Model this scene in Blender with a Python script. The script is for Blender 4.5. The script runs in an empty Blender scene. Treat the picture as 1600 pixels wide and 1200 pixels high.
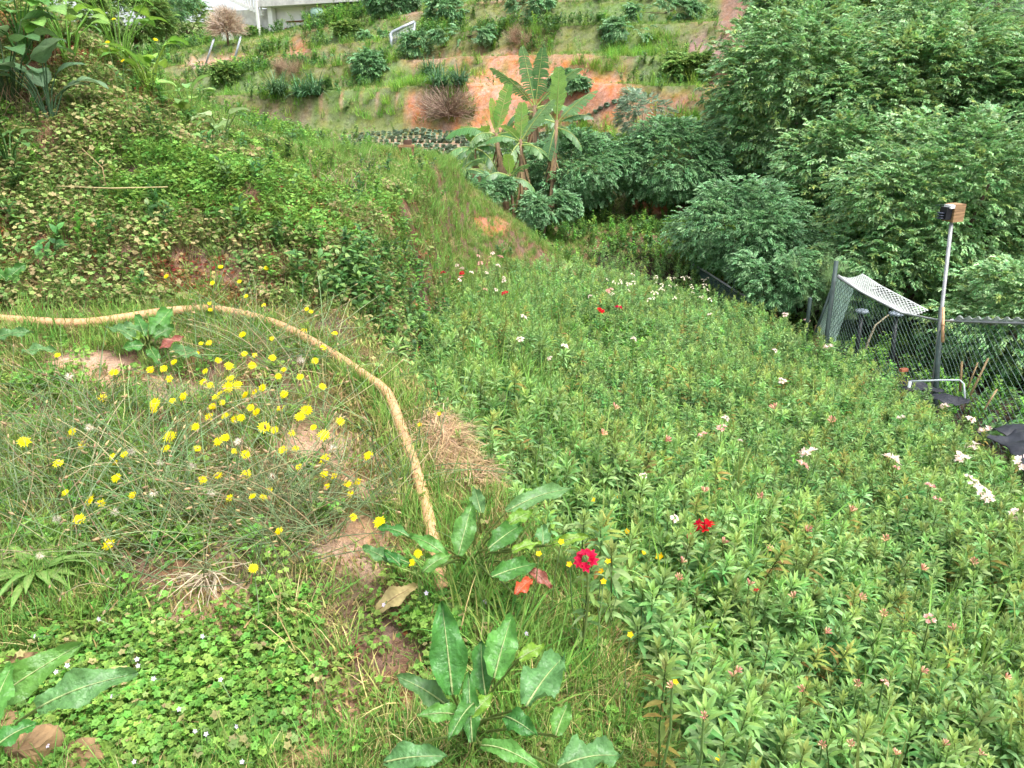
import bpy, math
import numpy as np
from mathutils import Vector, Matrix, Euler

# ------------------------------------------------------------------ camera, world, sun, exposure
scene = bpy.context.scene
COL = scene.collection
PITCH = math.radians(20.6)
CAMZ = 1.55
cam_d = bpy.data.cameras.new("camera"); cam = bpy.data.objects.new("camera", cam_d); COL.objects.link(cam)
cam_d.sensor_width = 36.0; cam_d.lens = 27.0; cam_d.clip_start = 0.05; cam_d.clip_end = 600.0
cam.location = (0, 0, CAMZ); cam.rotation_euler = (math.pi/2 - PITCH, 0, 0)
scene.camera = cam

SUN_EL, SUN_AZ = math.radians(64), math.radians(125)      # azimuth from +Y towards +X
world = bpy.data.worlds.new("World"); scene.world = world; world.use_nodes = True
wn = world.node_tree; wn.nodes.clear()
w_out = wn.nodes.new("ShaderNodeOutputWorld"); w_bg = wn.nodes.new("ShaderNodeBackground")
w_sky = wn.nodes.new("ShaderNodeTexSky"); w_sky.sky_type = 'NISHITA'; w_sky.sun_disc = False
w_sky.sun_elevation = SUN_EL; w_sky.sun_rotation = SUN_AZ; w_sky.dust_density = 4.0; w_sky.air_density = 1.0
w_hs = wn.nodes.new("ShaderNodeHueSaturation"); w_hs.inputs['Saturation'].default_value = 0.42   # cloud cover: white light
wn.links.new(w_sky.outputs[0], w_hs.inputs['Color']); wn.links.new(w_hs.outputs[0], w_bg.inputs[0])
w_bg.inputs[1].default_value = 0.15
wn.links.new(w_bg.outputs[0], w_out.inputs[0])
sun_d = bpy.data.lights.new("sun", 'SUN'); sun_d.energy = 1.5; sun_d.angle = math.radians(24); sun_d.color = (1.0, 0.98, 0.95)
sun = bpy.data.objects.new("sun", sun_d); COL.objects.link(sun)
sd = Vector((math.sin(SUN_AZ)*math.cos(SUN_EL), math.cos(SUN_AZ)*math.cos(SUN_EL), math.sin(SUN_EL)))
sun.rotation_euler = sd.to_track_quat('Z', 'Y').to_euler(); sun.location = sd*60
vs = scene.view_settings; vs.view_transform = 'Standard'; vs.look = 'None'; vs.exposure = 1.43; vs.gamma = 1.0; vs.use_curve_mapping = False
scene.cycles.max_bounces = 4; scene.cycles.diffuse_bounces = 3; scene.cycles.glossy_bounces = 2
scene.cycles.transmission_bounces = 3; scene.cycles.transparent_max_bounces = 4
scene.cycles.use_adaptive_sampling = True; scene.cycles.adaptive_threshold = 0.03

# ------------------------------------------------------------------ small helpers
R = np.random.default_rng(7)
CP, SP = math.cos(PITCH), math.sin(PITCH)
def ray(px, py):
    u = (px-800)/1200.0; v = (600-py)/1200.0
    return np.array([u, CP+SP*v, -SP+CP*v])
def pt(px, py, t):
    return np.array([0, 0, CAMZ]) + ray(px, py)*t
def proj(x, y, z):
    dz = z-CAMZ
    d = np.maximum(y*CP - dz*SP, 0.05)
    return 800+1200*x/d, 600-1200*(y*SP+dz*CP)/d, d
def smooth(a, b, x):
    t = np.clip((x-a)/(b-a), 0, 1); return t*t*(3-2*t)
def lin(r, g, b):
    return tuple(((c/255.0)/12.92 if c <= 10 else (((c/255.0)+0.055)/1.055)**2.4) for c in (r, g, b))
_perm = np.random.default_rng(3).random((256, 256))
def vnoise(x, y):
    xi = np.floor(x).astype(int); yi = np.floor(y).astype(int); fx = x-xi; fy = y-yi
    fx = fx*fx*(3-2*fx); fy = fy*fy*(3-2*fy)
    a = _perm[xi & 255, yi & 255]; b = _perm[(xi+1) & 255, yi & 255]; c = _perm[xi & 255, (yi+1) & 255]; d = _perm[(xi+1) & 255, (yi+1) & 255]
    return (a*(1-fx)+b*fx)*(1-fy) + (c*(1-fx)+d*fx)*fy - 0.5
def fbm(x, y, o=4):
    s = 0; a = 1.0
    for k in range(o):
        s = s + a*vnoise(x*2**k+17.3*k, y*2**k+5.1*k); a *= 0.5
    return s

# ------------------------------------------------------------------ terrain height
def field_top(x, y):
    xx = np.where(x > 5.2, 5.2+(x-5.2)*0.25, x); yy = np.minimum(y, 16.0)
    return -0.22 - 0.234*(xx-1.08) - 0.0817*(yy-2.09)
EDGE_Y = [-50, 0.5, 1.44, 2.03, 2.76, 3.56, 4.3, 4.8, 6.0, 60]
EDGE_X = [0.9, 0.55, 0.44, 0.29, -0.10, -0.50, -0.95, -1.05, -1.0, -1.0]
HS = [-50, 19, 21.5, 24.0, 26.5, 27.2, 29.6, 30.2, 32.8, 33.5, 36.5, 37.3, 41, 46, 56, 80, 160]
HZ = [-1.6, -1.2, -0.35, 0.10, 0.30, 1.85, 1.95, 3.0, 3.1, 4.2, 4.4, 5.5, 6.3, 7.8, 10.4, 17, 34]
NOSE_Y, NOSE_X = [0, 8.5, 11, 13, 14.5, 15.5, 40], [0, 0, .25, 1.0, 1.8, 2.3, 2.3]
def hill_s(x, y):
    return 0.36*x + 0.933*y + 1.6*fbm(x*0.09+3, y*0.09, 3)
def zt(x, y):
    x = np.asarray(x, float); y = np.asarray(y, float)
    terr = 0.14*(np.clip(y, 0.3, 6)-2.2) - 0.05*np.clip(x, -6, 6)
    fld = field_top(x, y) - 0.52
    xe = np.interp(y, EDGE_Y, EDGE_X) + 0.10*fbm(y*1.3, y*0+4.0, 3)
    k = smooth(-0.06, 0.28, x-xe)
    base = terr*(1-k) + fld*k
    # the steep bank to the left of the flower field
    zc = np.interp(y, [4, 7.0, 9.5, 12.6, 13.6, 14.6, 15.6, 18], [2.0, 1.76, 1.08, 0.66, 0.50, 0.16, -0.7, -1.5])
    zc = zc + 0.34*np.clip(-x-2.7, 0, 6)*np.clip((17-y)/9, 0, 1)
    dA = (y-(4.55+0.13*(x+1.6)))/2.6
    nose = np.interp(y, NOSE_Y, NOSE_X)
    dB = (-0.78+nose-x)/np.interp(y, [4, 6.5, 9, 12, 14], [3.2, 3.2, 2.9, 2.5, 2.1])
    m = np.minimum(dA, dB) + 0.10*fbm(x*0.9, y*0.9, 3)
    s = np.clip(m+0.02, 0, 1)**1.12
    z = base*(1-s) + zc*s + 0.14*s*(1-s)*4*fbm(x*1.7, y*1.7, 4)
    # beyond the field: hollow, then the opposite hillside in steps
    kv = smooth(14.8, 19.0, y + 0.15*x)
    z = z*(1-kv) + kv*(-1.35 + 0.30*fbm(x*0.3, y*0.3, 3) - 0.03*np.clip(x, -10, 10))
    hs = hill_s(x, y)
    hz = np.interp(hs, HS, HZ)
    hz = np.where(hz > 0, hz*(1-0.019*np.clip(-x-2, 0, 25)), hz)
    kh = smooth(19.5, 22.5, hs)
    z = z*(1-kh) + kh*(hz + 0.18*fbm(x*0.35, y*0.35, 4))
    # the wooded slope on the right
    z = z + np.clip(x-9.0, 0, 40)*0.30*smooth(6, 14, y)
    r = np.hypot(x, y)
    return z + 0.035*fbm(x*3.1, y*3.1, 4)*np.clip(1.5-r/25, 0.2, 1)
def zt1(x, y): return float(zt(np.array([x]), np.array([y]))[0])
def hit(px, py, lift=0.0):
    d = ray(px, py); t = np.geomspace(0.8, 150, 1500)
    P = d[None]*t[:, None]
    below = CAMZ+P[:, 2] < zt(P[:, 0], P[:, 1]) + lift
    i = int(np.argmax(below)) if below.any() else len(t)-1
    return np.array([P[i, 0], P[i, 1], zt1(P[i, 0], P[i, 1])]), float(t[i])

# ------------------------------------------------------------------ materials
def nmat(name):
    m = bpy.data.materials.new(name); m.use_nodes = True; nt = m.node_tree; nt.nodes.clear()
    o = nt.nodes.new("ShaderNodeOutputMaterial"); return m, nt, o
def foliage_mat(name, trans=0.3, rough=0.5, hue=0.025, val=0.5, spec=0.35, crinkle=0.0):
    m, nt, o = nmat(name); N = nt.nodes.new; L = nt.links.new
    at = N("ShaderNodeAttribute"); at.attribute_name = "Col"
    oi = N("ShaderNodeObjectInfo"); hs = N("ShaderNodeHueSaturation")
    mh = N("ShaderNodeMapRange"); mh.inputs[3].default_value = 0.5-hue; mh.inputs[4].default_value = 0.5+hue
    mv = N("ShaderNodeMapRange"); mv.inputs[3].default_value = 1-val*0.55; mv.inputs[4].default_value = 1+val*0.6
    ml = N("ShaderNodeMath"); ml.operation = 'MULTIPLY'; ml.inputs[1].default_value = 7.31
    fr = N("ShaderNodeMath"); fr.operation = 'FRACT'
    L(oi.outputs['Random'], mh.inputs[0]); L(oi.outputs['Random'], ml.inputs[0]); L(ml.outputs[0], fr.inputs[0]); L(fr.outputs[0], mv.inputs[0])
    tc = N("ShaderNodeTexCoord"); nz = N("ShaderNodeTexNoise"); nz.inputs['Scale'].default_value = 45.0
    L(tc.outputs['Object'], nz.inputs['Vector'])
    mn = N("ShaderNodeMapRange"); mn.inputs[1].default_value = 0.3; mn.inputs[2].default_value = 0.7; mn.inputs[3].default_value = 0.82; mn.inputs[4].default_value = 1.18
    L(nz.outputs['Fac'], mn.inputs[0])
    mm = N("ShaderNodeMath"); mm.operation = 'MULTIPLY'; L(mv.outputs[0], mm.inputs[0]); L(mn.outputs[0], mm.inputs[1])
    L(at.outputs['Color'], hs.inputs['Color']); L(mh.outputs[0], hs.inputs['Hue']); L(mm.outputs[0], hs.inputs['Value'])
    p = N("ShaderNodeBsdfPrincipled"); p.inputs['Roughness'].default_value = rough; p.inputs['Specular IOR Level'].default_value = spec
    L(hs.outputs[0], p.inputs['Base Color'])
    if crinkle:
        vo = N('ShaderNodeTexNoise'); vo.inputs['Scale'].default_value = 70; vo.inputs['Detail'].default_value = 2; L(tc.outputs['Object'], vo.inputs['Vector'])
        bp = N('ShaderNodeBump'); bp.inputs['Strength'].default_value = crinkle; bp.inputs['Distance'].default_value = 0.006
        L(vo.outputs['Fac'], bp.inputs['Height']); L(bp.outputs[0], p.inputs['Normal'])
    if trans > 0:
        tr = N("ShaderNodeBsdfTranslucent"); h2 = N("ShaderNodeHueSaturation"); h2.inputs['Hue'].default_value = 0.48; h2.inputs['Value'].default_value = 1.5
        L(hs.outputs[0], h2.inputs['Color']); L(h2.outputs[0], tr.inputs['Color'])
        mx = N("ShaderNodeMixShader"); mx.inputs[0].default_value = trans
        L(p.outputs[0], mx.inputs[1]); L(tr.outputs[0], mx.inputs[2]); L(mx.outputs[0], o.inputs[0])
    else:
        L(p.outputs[0], o.inputs[0])
    return m
def plain_mat(name, col, rough=0.7, metal=0.0, noise=0.25, nscale=12.0, bump=0.0, col2=None, spec=0.4, stretch=None):
    m, nt, o = nmat(name); N = nt.nodes.new; L = nt.links.new
    tc = N("ShaderNodeTexCoord"); nz = N("ShaderNodeTexNoise"); nz.inputs['Scale'].default_value = nscale; nz.inputs['Detail'].default_value = 6
    if stretch:
        mp = N("ShaderNodeMapping"); mp.inputs['Scale'].default_value = stretch; L(tc.outputs['Object'], mp.inputs[0]); L(mp.outputs[0], nz.inputs['Vector'])
    else:
        L(tc.outputs['Object'], nz.inputs['Vector'])
    cr = N("ShaderNodeValToRGB"); cr.color_ramp.elements[0].position = 0.32; cr.color_ramp.elements[1].position = 0.68
    c2 = col2 or tuple(min(1, c*(1+noise)) for c in col)
    cr.color_ramp.elements[0].color = (*[c*(1-noise) for c in col], 1); cr.color_ramp.elements[1].color = (*c2, 1)
    L(nz.outputs['Fac'], cr.inputs[0])
    p = N("ShaderNodeBsdfPrincipled"); L(cr.outputs[0], p.inputs['Base Color'])
    p.inputs['Roughness'].default_value = rough; p.inputs['Metallic'].default_value = metal; p.inputs['Specular IOR Level'].default_value = spec
    if bump > 0:
        b = N("ShaderNodeBump"); b.inputs['Strength'].default_value = bump; b.inputs['Distance'].default_value = 0.02
        L(nz.outputs['Fac'], b.inputs['Height']); L(b.outputs[0], p.inputs['Normal'])
    L(p.outputs[0], o.inputs[0]); return m
def ground_mat():
    m, nt, o = nmat("soil_and_turf"); N = nt.nodes.new; L = nt.links.new
    at = N("ShaderNodeAttribute"); at.attribute_name = "Col"
    tc = N("ShaderNodeTexCoord")
    n1 = N("ShaderNodeTexNoise"); n1.inputs['Scale'].default_value = 9; n1.inputs['Detail'].default_value = 9; n1.inputs['Roughness'].default_value = 0.68
    n2 = N("ShaderNodeTexNoise"); n2.inputs['Scale'].default_value = 70; n2.inputs['Detail'].default_value = 5
    L(tc.outputs['Object'], n1.inputs['Vector']); L(tc.outputs['Object'], n2.inputs['Vector'])
    m1 = N("ShaderNodeMapRange"); m1.inputs[1].default_value = 0.3; m1.inputs[2].default_value = 0.7; m1.inputs[3].default_value = 0.62; m1.inputs[4].default_value = 1.35
    m2 = N("ShaderNodeMapRange"); m2.inputs[1].default_value = 0.3; m2.inputs[2].default_value = 0.7; m2.inputs[3].default_value = 0.75; m2.inputs[4].default_value = 1.25
    L(n1.outputs['Fac'], m1.inputs[0]); L(n2.outputs['Fac'], m2.inputs[0])
    mm = N("ShaderNodeMath"); mm.operation = 'MULTIPLY'; L(m1.outputs[0], mm.inputs[0]); L(m2.outputs[0], mm.inputs[1])
    hs = N("ShaderNodeHueSaturation"); L(at.outputs['Color'], hs.inputs['Color']); L(mm.outputs[0], hs.inputs['Value'])
    n3 = N("ShaderNodeTexNoise"); n3.inputs['Scale'].default_value = 2.3; n3.inputs['Detail'].default_value = 8; n3.inputs['Roughness'].default_value = 0.7; L(tc.outputs['Object'], n3.inputs['Vector'])
    m3 = N("ShaderNodeMapRange"); m3.inputs[1].default_value = 0.3; m3.inputs[2].default_value = 0.7; m3.inputs[3].default_value = 0.55; m3.inputs[4].default_value = 1.12; L(n3.outputs['Fac'], m3.inputs[0]); L(m3.outputs[0], hs.inputs['Saturation'])
    p = N("ShaderNodeBsdfPrincipled"); p.inputs['Roughness'].default_value = 0.92; p.inputs['Specular IOR Level'].default_value = 0.15
    L(hs.outputs[0], p.inputs['Base Color'])
    ad = N("ShaderNodeMath"); ad.operation = 'ADD'; L(n1.outputs['Fac'], ad.inputs[0]); L(n2.outputs['Fac'], ad.inputs[1])
    b = N("ShaderNodeBump"); b.inputs['Strength'].default_value = 0.7; b.inputs['Distance'].default_value = 0.03
    L(ad.outputs[0], b.inputs['Height']); L(b.outputs[0], p.inputs['Normal'])
    L(p.outputs[0], o.inputs[0]); return m
M_FOL = foliage_mat("leaf", 0.30, 0.55, spec=0.2, val=0.6)
M_GLOSS = foliage_mat("leaf_waxy", 0.25, 0.42, hue=0.018, val=0.5, spec=0.32)
M_BROAD = foliage_mat("leaf_broad", 0.25, 0.40, hue=0.010, val=0.2, spec=0.4, crinkle=0.9)
M_DRY = foliage_mat("dry_straw", 0.15, 0.7, hue=0.012, val=0.5, spec=0.2)
M_PETAL = foliage_mat("petal", 0.35, 0.55, hue=0.008, val=0.12, spec=0.25)

# ------------------------------------------------------------------ mesh building
class PB:
    """collects vertices, faces and a colour for each vertex"""
    def __init__(s): s.v = []; s.f = []; s.c = []
    def add(s, verts, faces, col):
        o = len(s.v); s.v.extend([tuple(map(float, q)) for q in verts]); s.f.extend([tuple(i+o for i in q) for q in faces])
        if len(col) and not np.isscalar(col[0]): s.c.extend([tuple(c) for c in col])
        else: s.c.extend([tuple(col)]*len(verts))
    def tube(s, pts, rad, col, n=5, cap=True):
        pts = [np.array(p, float) for p in pts]; rad = [rad]*len(pts) if np.isscalar(rad) else rad
        vs_, fs_ = [], []; a = None
        for i, p in enumerate(pts):
            d = pts[min(i+1, len(pts)-1)]-pts[max(i-1, 0)]; d = d/(np.linalg.norm(d)+1e-9)
            if a is None:
                a = np.cross(d, [0, 0, 1.0]) if abs(d[2]) < 0.9 else np.cross(d, [1.0, 0, 0])
            a = a-d*np.dot(a, d); a = a/(np.linalg.norm(a)+1e-9); b = np.cross(d, a)
            for k in range(n):
                th = 2*math.pi*k/n; vs_.append(p+rad[i]*(a*math.cos(th)+b*math.sin(th)))
        for i in range(len(pts)-1):
            for k in range(n):
                fs_.append((i*n+k, i*n+(k+1) % n, (i+1)*n+(k+1) % n, (i+1)*n+k))
        if cap:
            fs_.append(tuple(range(n-1, -1, -1))); fs_.append(tuple((len(pts)-1)*n+k for k in range(n)))
        s.add(vs_, fs_, col)
    def box(s, c, h, col, rot=None):
        q = [np.array([sx*h[0], sy*h[1], sz*h[2]]) for sx in (-1, 1) for sy in (-1, 1) for sz in (-1, 1)]
        if rot is not None: q = [np.array(rot @ Vector(v)) for v in q]
        s.add([v+np.array(c) for v in q], [(0, 1, 3, 2), (4, 6, 7, 5), (0, 4, 5, 1), (2, 3, 7, 6), (0, 2, 6, 4), (1, 5, 7, 3)], col)
    def leaf(s, base, d, L, W, col, n=3, droop=0.5, fold=0.18, shape='lance', tip=None, wave=0.0, twist=0.0, rng=R, rib=None):
        p = np.array(base, float); d = np.array(d, float); d /= np.linalg.norm(d)+1e-9
        side = np.cross(d, [0, 0, 1.0]); ln = np.linalg.norm(side)
        side = np.array([math.cos(twist*3), math.sin(twist*3), 0]) if ln < 0.15 else side/ln
        if twist:
            nr = np.cross(side, d); side = side*math.cos(twist)+nr*math.sin(twist)
        V, F, C = [], [], []; c0 = np.array(col); c1 = np.array(tip if tip is not None else col); cr = np.array(rib) if rib is not None else None
        ph = rng.random()*6
        for i in range(n+1):
            t = i/n
            if shape == 'lance': w = max(0.12, math.sin(math.pi*min(1, t*0.92+0.08)))**0.85
            elif shape == 'ovate': w = max(0.15, math.sin(math.pi*(t**0.7*0.94+0.06)))**0.75
            elif shape == 'blade': w = (1-t)**0.6*(0.6+0.4*min(1, t*4+0.2))
            elif shape == 'dock': w = min(1.0, 0.35+t*3.0)*(1-t**3.2)**0.7 if t < 1 else 0
            else: w = 1-t
            if i == n: w = 0
            cc = c0*(1-t)+c1*t; nr = np.cross(side, d)
            if i == n: V.append(p.copy()); C.append(cc)
            else:
                wv = wave*W*math.sin(ph+t*9)
                V += [p-side*W*w/2+nr*(fold*W*w+wv), p.copy(), p+side*W*w/2+nr*(fold*W*w-wv)]; C += [cc, cc*0.92 if cr is None else cr, cc]
            p = p + d*L/n; d = d+np.array([0, 0, -droop/n]); d /= np.linalg.norm(d)
            side = side-d*np.dot(side, d); side /= np.linalg.norm(side)+1e-9
        for i in range(n-1):
            a, b = 3*i, 3*(i+1); F += [(a, a+1, b+1, b), (a+1, a+2, b+2, b+1)]
        a = 3*(n-1); F += [(a, a+1, 3*n), (a+1, a+2, 3*n)]
        s.add(V, F, C)
    def blade(s, base, d, L, W, col, n=3, droop=0.8, tip=None):
        p = np.array(base, float); d = np.array(d, float); d /= np.linalg.norm(d)+1e-9
        side = np.cross(d, [0, 0, 1.0]); ln = np.linalg.norm(side)
        if ln < 0.1: th = p[0]*977 % 6.28; side = np.array([math.cos(th), math.sin(th), 0])
        else: side /= ln
        V, F, C = [], [], []; c0 = np.array(col); c1 = np.array(tip if tip is not None else col)
        for i in range(n+1):
            t = i/n; w = W*(1-t)**0.7
            if i == n: V.append(p.copy()); C.append(c1)
            else: V += [p-side*w/2, p+side*w/2]; C += [c0*(1-t)+c1*t]*2
            p = p+d*L/n; d = d+np.array([0, 0, -droop/n]); d /= np.linalg.norm(d)
        for i in range(n-1): F.append((2*i, 2*i+1, 2*i+3, 2*i+2))
        F.append((2*n-2, 2*n-1, 2*n)); s.add(V, F, C)
    def disc(s, c, nrm, r, col, lobes=5, cut=0.72, cup=0.15, ccol=None, rot=0.0):
        nrm = np.array(nrm, float); nrm /= np.linalg.norm(nrm); a = np.cross(nrm, [0.3, 0.9, 0.2]); a /= np.linalg.norm(a); b = np.cross(nrm, a)
        V = [np.array(c)-nrm*r*cup]; n = lobes*2
        for k in range(n):
            th = rot+2*math.pi*k/n; rr = r*(1.0 if k % 2 == 0 else cut); V.append(np.array(c)+rr*(a*math.cos(th)+b*math.sin(th)))
        s.add(V, [(0, 1+k, 1+(k+1) % n) for k in range(n)], [col if ccol is None else ccol]+[col]*n)
    def mesh(s, name, mat, smooth_=True):
        me = bpy.data.meshes.new(name); me.from_pydata(s.v, [], s.f)
        ca = me.color_attributes.new("Col", 'FLOAT_COLOR', 'POINT')
        ca.data.foreach_set("color", np.c_[np.array(s.c, float).reshape(-1, 3), np.ones(len(s.v))].astype(np.float32).ravel())
        if smooth_: me.polygons.foreach_set("use_smooth", np.ones(len(me.polygons), bool))
        me.materials.append(mat); me.update(); return me
def obj(name, me, parent=None, loc=None, rot=None, scl=None, kind=None, label=None):
    o = bpy.data.objects.new(name, me); COL.objects.link(o)
    if parent is not None: o.parent = parent
    if loc is not None: o.location = [float(v) for v in loc]
    if rot is not None: o.rotation_euler = [float(v) for v in rot]
    if scl is not None: o.scale = (scl,)*3 if np.isscalar(scl) else scl
    if kind: o["kind"] = kind
    if label: o["label"] = label
    return o
def tag(o, label, cat, group=None, kind=None):
    o["label"] = label; o["category"] = cat
    if group: o["group"] = group
    if kind: o["kind"] = kind
    return o
def thing(name, label, cat, loc, rot=(0, 0, 0), scl=1.0, group=None):
    return tag(obj(name, None, loc=loc, rot=rot, scl=scl), label, cat, group)
def jit(c, a=0.2, rng=R):
    k = 1+(rng.random()*2-1)*a; return tuple(max(0.0, v*k*(1+(rng.random()*2-1)*a*0.25)) for v in c)
_gn = {}
def scatter(name, protos, P, rot, scl, which, parent=None, kind="stuff"):
    """one object whose points carry instanced leaves (geometry nodes)"""
    P = np.asarray(P, np.float32); n = len(P)
    me = bpy.data.meshes.new(name); me.vertices.add(n); me.vertices.foreach_set("co", P.ravel())
    a = me.attributes.new("rot", 'FLOAT_VECTOR', 'POINT'); a.data.foreach_set("vector", np.asarray(rot, np.float32).ravel())
    a = me.attributes.new("scl", 'FLOAT', 'POINT'); a.data.foreach_set("value", np.asarray(scl, np.float32).ravel())
    a = me.attributes.new("which", 'INT', 'POINT'); a.data.foreach_set("value", np.asarray(which, np.int32).ravel())
    o = obj(name, me, parent, kind=kind)
    key = tuple(p.name for p in protos)
    if key not in _gn:
        ng = bpy.data.node_groups.new("scatter_leaves", 'GeometryNodeTree')
        ng.interface.new_socket(name="Geometry", in_out='INPUT', socket_type='NodeSocketGeometry')
        ng.interface.new_socket(name="Geometry", in_out='OUTPUT', socket_type='NodeSocketGeometry')
        N = ng.nodes.new; L = ng.links.new
        gi = N('NodeGroupInput'); go = N('NodeGroupOutput'); jn = N('GeometryNodeJoinGeometry')
        def named(nm, ty):
            q = N('GeometryNodeInputNamedAttribute'); q.data_type = ty; q.inputs[0].default_value = nm; return q.outputs[0]
        ra = named("rot", 'FLOAT_VECTOR'); sa = named("scl", 'FLOAT'); wa = named("which", 'INT')
        e2 = N('FunctionNodeEulerToRotation'); L(ra, e2.inputs[0])
        for k, pr in enumerate(protos):
            ip = N('GeometryNodeInstanceOnPoints'); oi = N('GeometryNodeObjectInfo'); oi.inputs['Object'].default_value = pr
            oi.inputs['As Instance'].default_value = False; oi.transform_space = 'ORIGINAL'
            cp = N('FunctionNodeCompare'); cp.data_type = 'INT'; cp.operation = 'EQUAL'
            L(wa, cp.inputs[2]); cp.inputs[3].default_value = k
            L(gi.outputs[0], ip.inputs['Points']); L(cp.outputs[0], ip.inputs['Selection']); L(oi.outputs['Geometry'], ip.inputs['Instance'])
            L(e2.outputs[0], ip.inputs['Rotation']); L(sa, ip.inputs['Scale']); L(ip.outputs[0], jn.inputs[0])
        L(jn.outputs[0], go.inputs[0]); _gn[key] = ng
    md = o.modifiers.new("scatter", 'NODES'); md.node_group = _gn[key]
    return o
def proto(name, me): return bpy.data.objects.new(name, me)      # source of a scatter; not in the scene itself

# ------------------------------------------------------------------ ground sheet
C_SOIL = lin(178, 138, 108); C_ORANGE = lin(184, 108, 62); C_DARK = lin(58, 46, 34); C_TURF = lin(98, 126, 58); C_BROWN = lin(128, 92, 66)
C_LITTER = lin(120, 92, 66); C_GREY = lin(140, 125, 110)
# bare patches: pixel centre, half sizes, colour, strength (turned into ground positions by projecting the ground itself)
BARE = [(150, 572, 75, 22, C_SOIL, 1), (190, 590, 60, 18, C_SOIL, .9), (600, 742, 85, 40, C_SOIL, 1), (490, 690, 70, 22, C_SOIL, .9), (560, 850, 60, 45, C_SOIL, .7),
        (640, 700, 25, 60, C_SOIL, .7), (300, 612, 90, 14, C_SOIL, .6), (30, 660, 50, 14, C_SOIL, .7), (330, 960, 90, 50, lin(176, 136, 98), .9), (240, 890, 80, 25, C_BROWN, .9),
        (480, 1160, 60, 40, C_SOIL, .8), (380, 870, 60, 20, C_BROWN, .7), (520, 1100, 60, 40, C_SOIL, .6),
        (210, 270, 16, 14, C_DARK, 1), (130, 400, 130, 60, C_BROWN, .8), (60, 190, 50, 60, C_DARK, .9), (400, 430, 120, 40, C_BROWN, .8), (100, 440, 100, 30, C_LITTER, .8),
        (775, 352, 34, 13, C_ORANGE, .7), (570, 300, 40, 30, C_LITTER, .4), (885, 432, 55, 20, lin(150, 110, 66), .9), (1030, 322, 40, 12, C_ORANGE, .9),
        (905, 148, 92, 44, C_ORANGE, 1.2), (780, 150, 60, 40, lin(190, 122, 76), 1.1), (650, 172, 22, 22, C_ORANGE, 1.2), (985, 160, 130, 20, lin(160, 104, 74), .9),
        (335, 98, 45, 9, C_SOIL, 1), (420, 95, 70, 8, lin(165, 110, 76), .9), (468, 78, 16, 20, lin(166, 108, 70), .9), (1152, 45, 34, 70, lin(138, 104, 82), 1.1), (1100, 75, 26, 12, lin(150, 116, 110), 1),
        (1130, 120, 30, 26, lin(150, 108, 76), .9), (600, 147, 120, 3.5, lin(160, 124, 84), 1), (820, 92, 200, 7, lin(150, 110, 72), .9), (800, 102, 40, 12, C_ORANGE, .8), (640, 226, 120, 16, lin(150, 124, 96), 1), (760, 200, 120, 12, lin(186, 124, 76), 1),
        (1000, 182, 140, 7, lin(150, 118, 84), .8), (640, 20, 20, 22, lin(140, 110, 84), .8), (700, 105, 70, 5, lin(150, 104, 70), .7), (450, 180, 60, 14, lin(150, 120, 92), .7)]
def bare_weight(px, py):
    w = np.zeros_like(px)
    nz = 0.55*fbm(px*0.02, py*0.035, 4)
    for (cx, cy, rx, ry, c, k) in BARE:
        d = np.hypot((px-cx)/rx, (py-cy)/ry)
        w = np.maximum(w, np.clip((1.25+nz-d)*2.2, 0, 1)*min(1, k))
    return w
LIPS = [27.2, 30.2, 33.5, 37.3]
def path_w(hs, x, y): return np.maximum.reduce([np.clip(1.3-np.abs(hs-s1-.75)/.55, 0, 1)*smooth(-.35, .1, fbm(x*.15+s1, y*.15, 3)) for s1 in LIPS])
ang = np.radians(np.r_[np.linspace(-180, -62, 40)[:-1], np.linspace(-62, 62, 460), np.linspace(62, 180, 40)[1:]])
rad = np.r_[0.02, np.geomspace(0.45, 70, 430), np.geomspace(72, 420, 22)]
AA, RR = np.meshgrid(ang, rad); GX = RR*np.sin(AA); GY = RR*np.cos(AA); GZ = zt(GX, GY)
na, nr_ = len(ang), len(rad)
gv = np.stack([GX, GY, GZ], -1).reshape(-1, 3)
ii, jj = np.meshgrid(np.arange(nr_-1), np.arange(na-1), indexing='ij')
i0 = (ii*na+jj).ravel(); gf = np.stack([i0, i0+na, i0+na+1, i0+1], -1)
gme = bpy.data.meshes.new("ground"); gme.vertices.add(len(gv)); gme.vertices.foreach_set("co", gv.astype(np.float32).ravel())
gme.loops.add(gf.size); gme.loops.foreach_set("vertex_index", gf.astype(np.int32).ravel())
gme.polygons.add(len(gf)); gme.polygons.foreach_set("loop_start", np.arange(0, gf.size, 4, dtype=np.int32))
gme.update(calc_edges=True); gme.polygons.foreach_set("use_smooth", np.ones(len(gf), bool))
px, py, dd = proj(gv[:, 0], gv[:, 1], gv[:, 2]); X, Y = gv[:, 0], gv[:, 1]
xe = np.interp(Y, EDGE_Y, EDGE_X)
c = np.tile(np.array(C_BROWN)*0.8, (len(gv), 1))
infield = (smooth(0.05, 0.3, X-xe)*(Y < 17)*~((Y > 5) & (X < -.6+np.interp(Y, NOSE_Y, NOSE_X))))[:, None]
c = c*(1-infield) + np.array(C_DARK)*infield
g = smooth(-0.25, 0.35, fbm(X*0.6, Y*0.6, 4))[:, None]; near = (Y < 4.6)[:, None]*(1-infield)
c = np.where(near > 0.5, c*(1-0.5*g) + np.array(C_TURF)*0.5*g, c)
far = smooth(17, 22, Y)[:, None]; gh = smooth(-0.3, 0.3, fbm(X*0.25, Y*0.25, 4))[:, None]
c = c*(1-far) + far*(np.array(C_TURF)*gh + np.array(lin(116, 118, 66))*(1-gh))
HSV_ = hill_s(X, Y)
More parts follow.
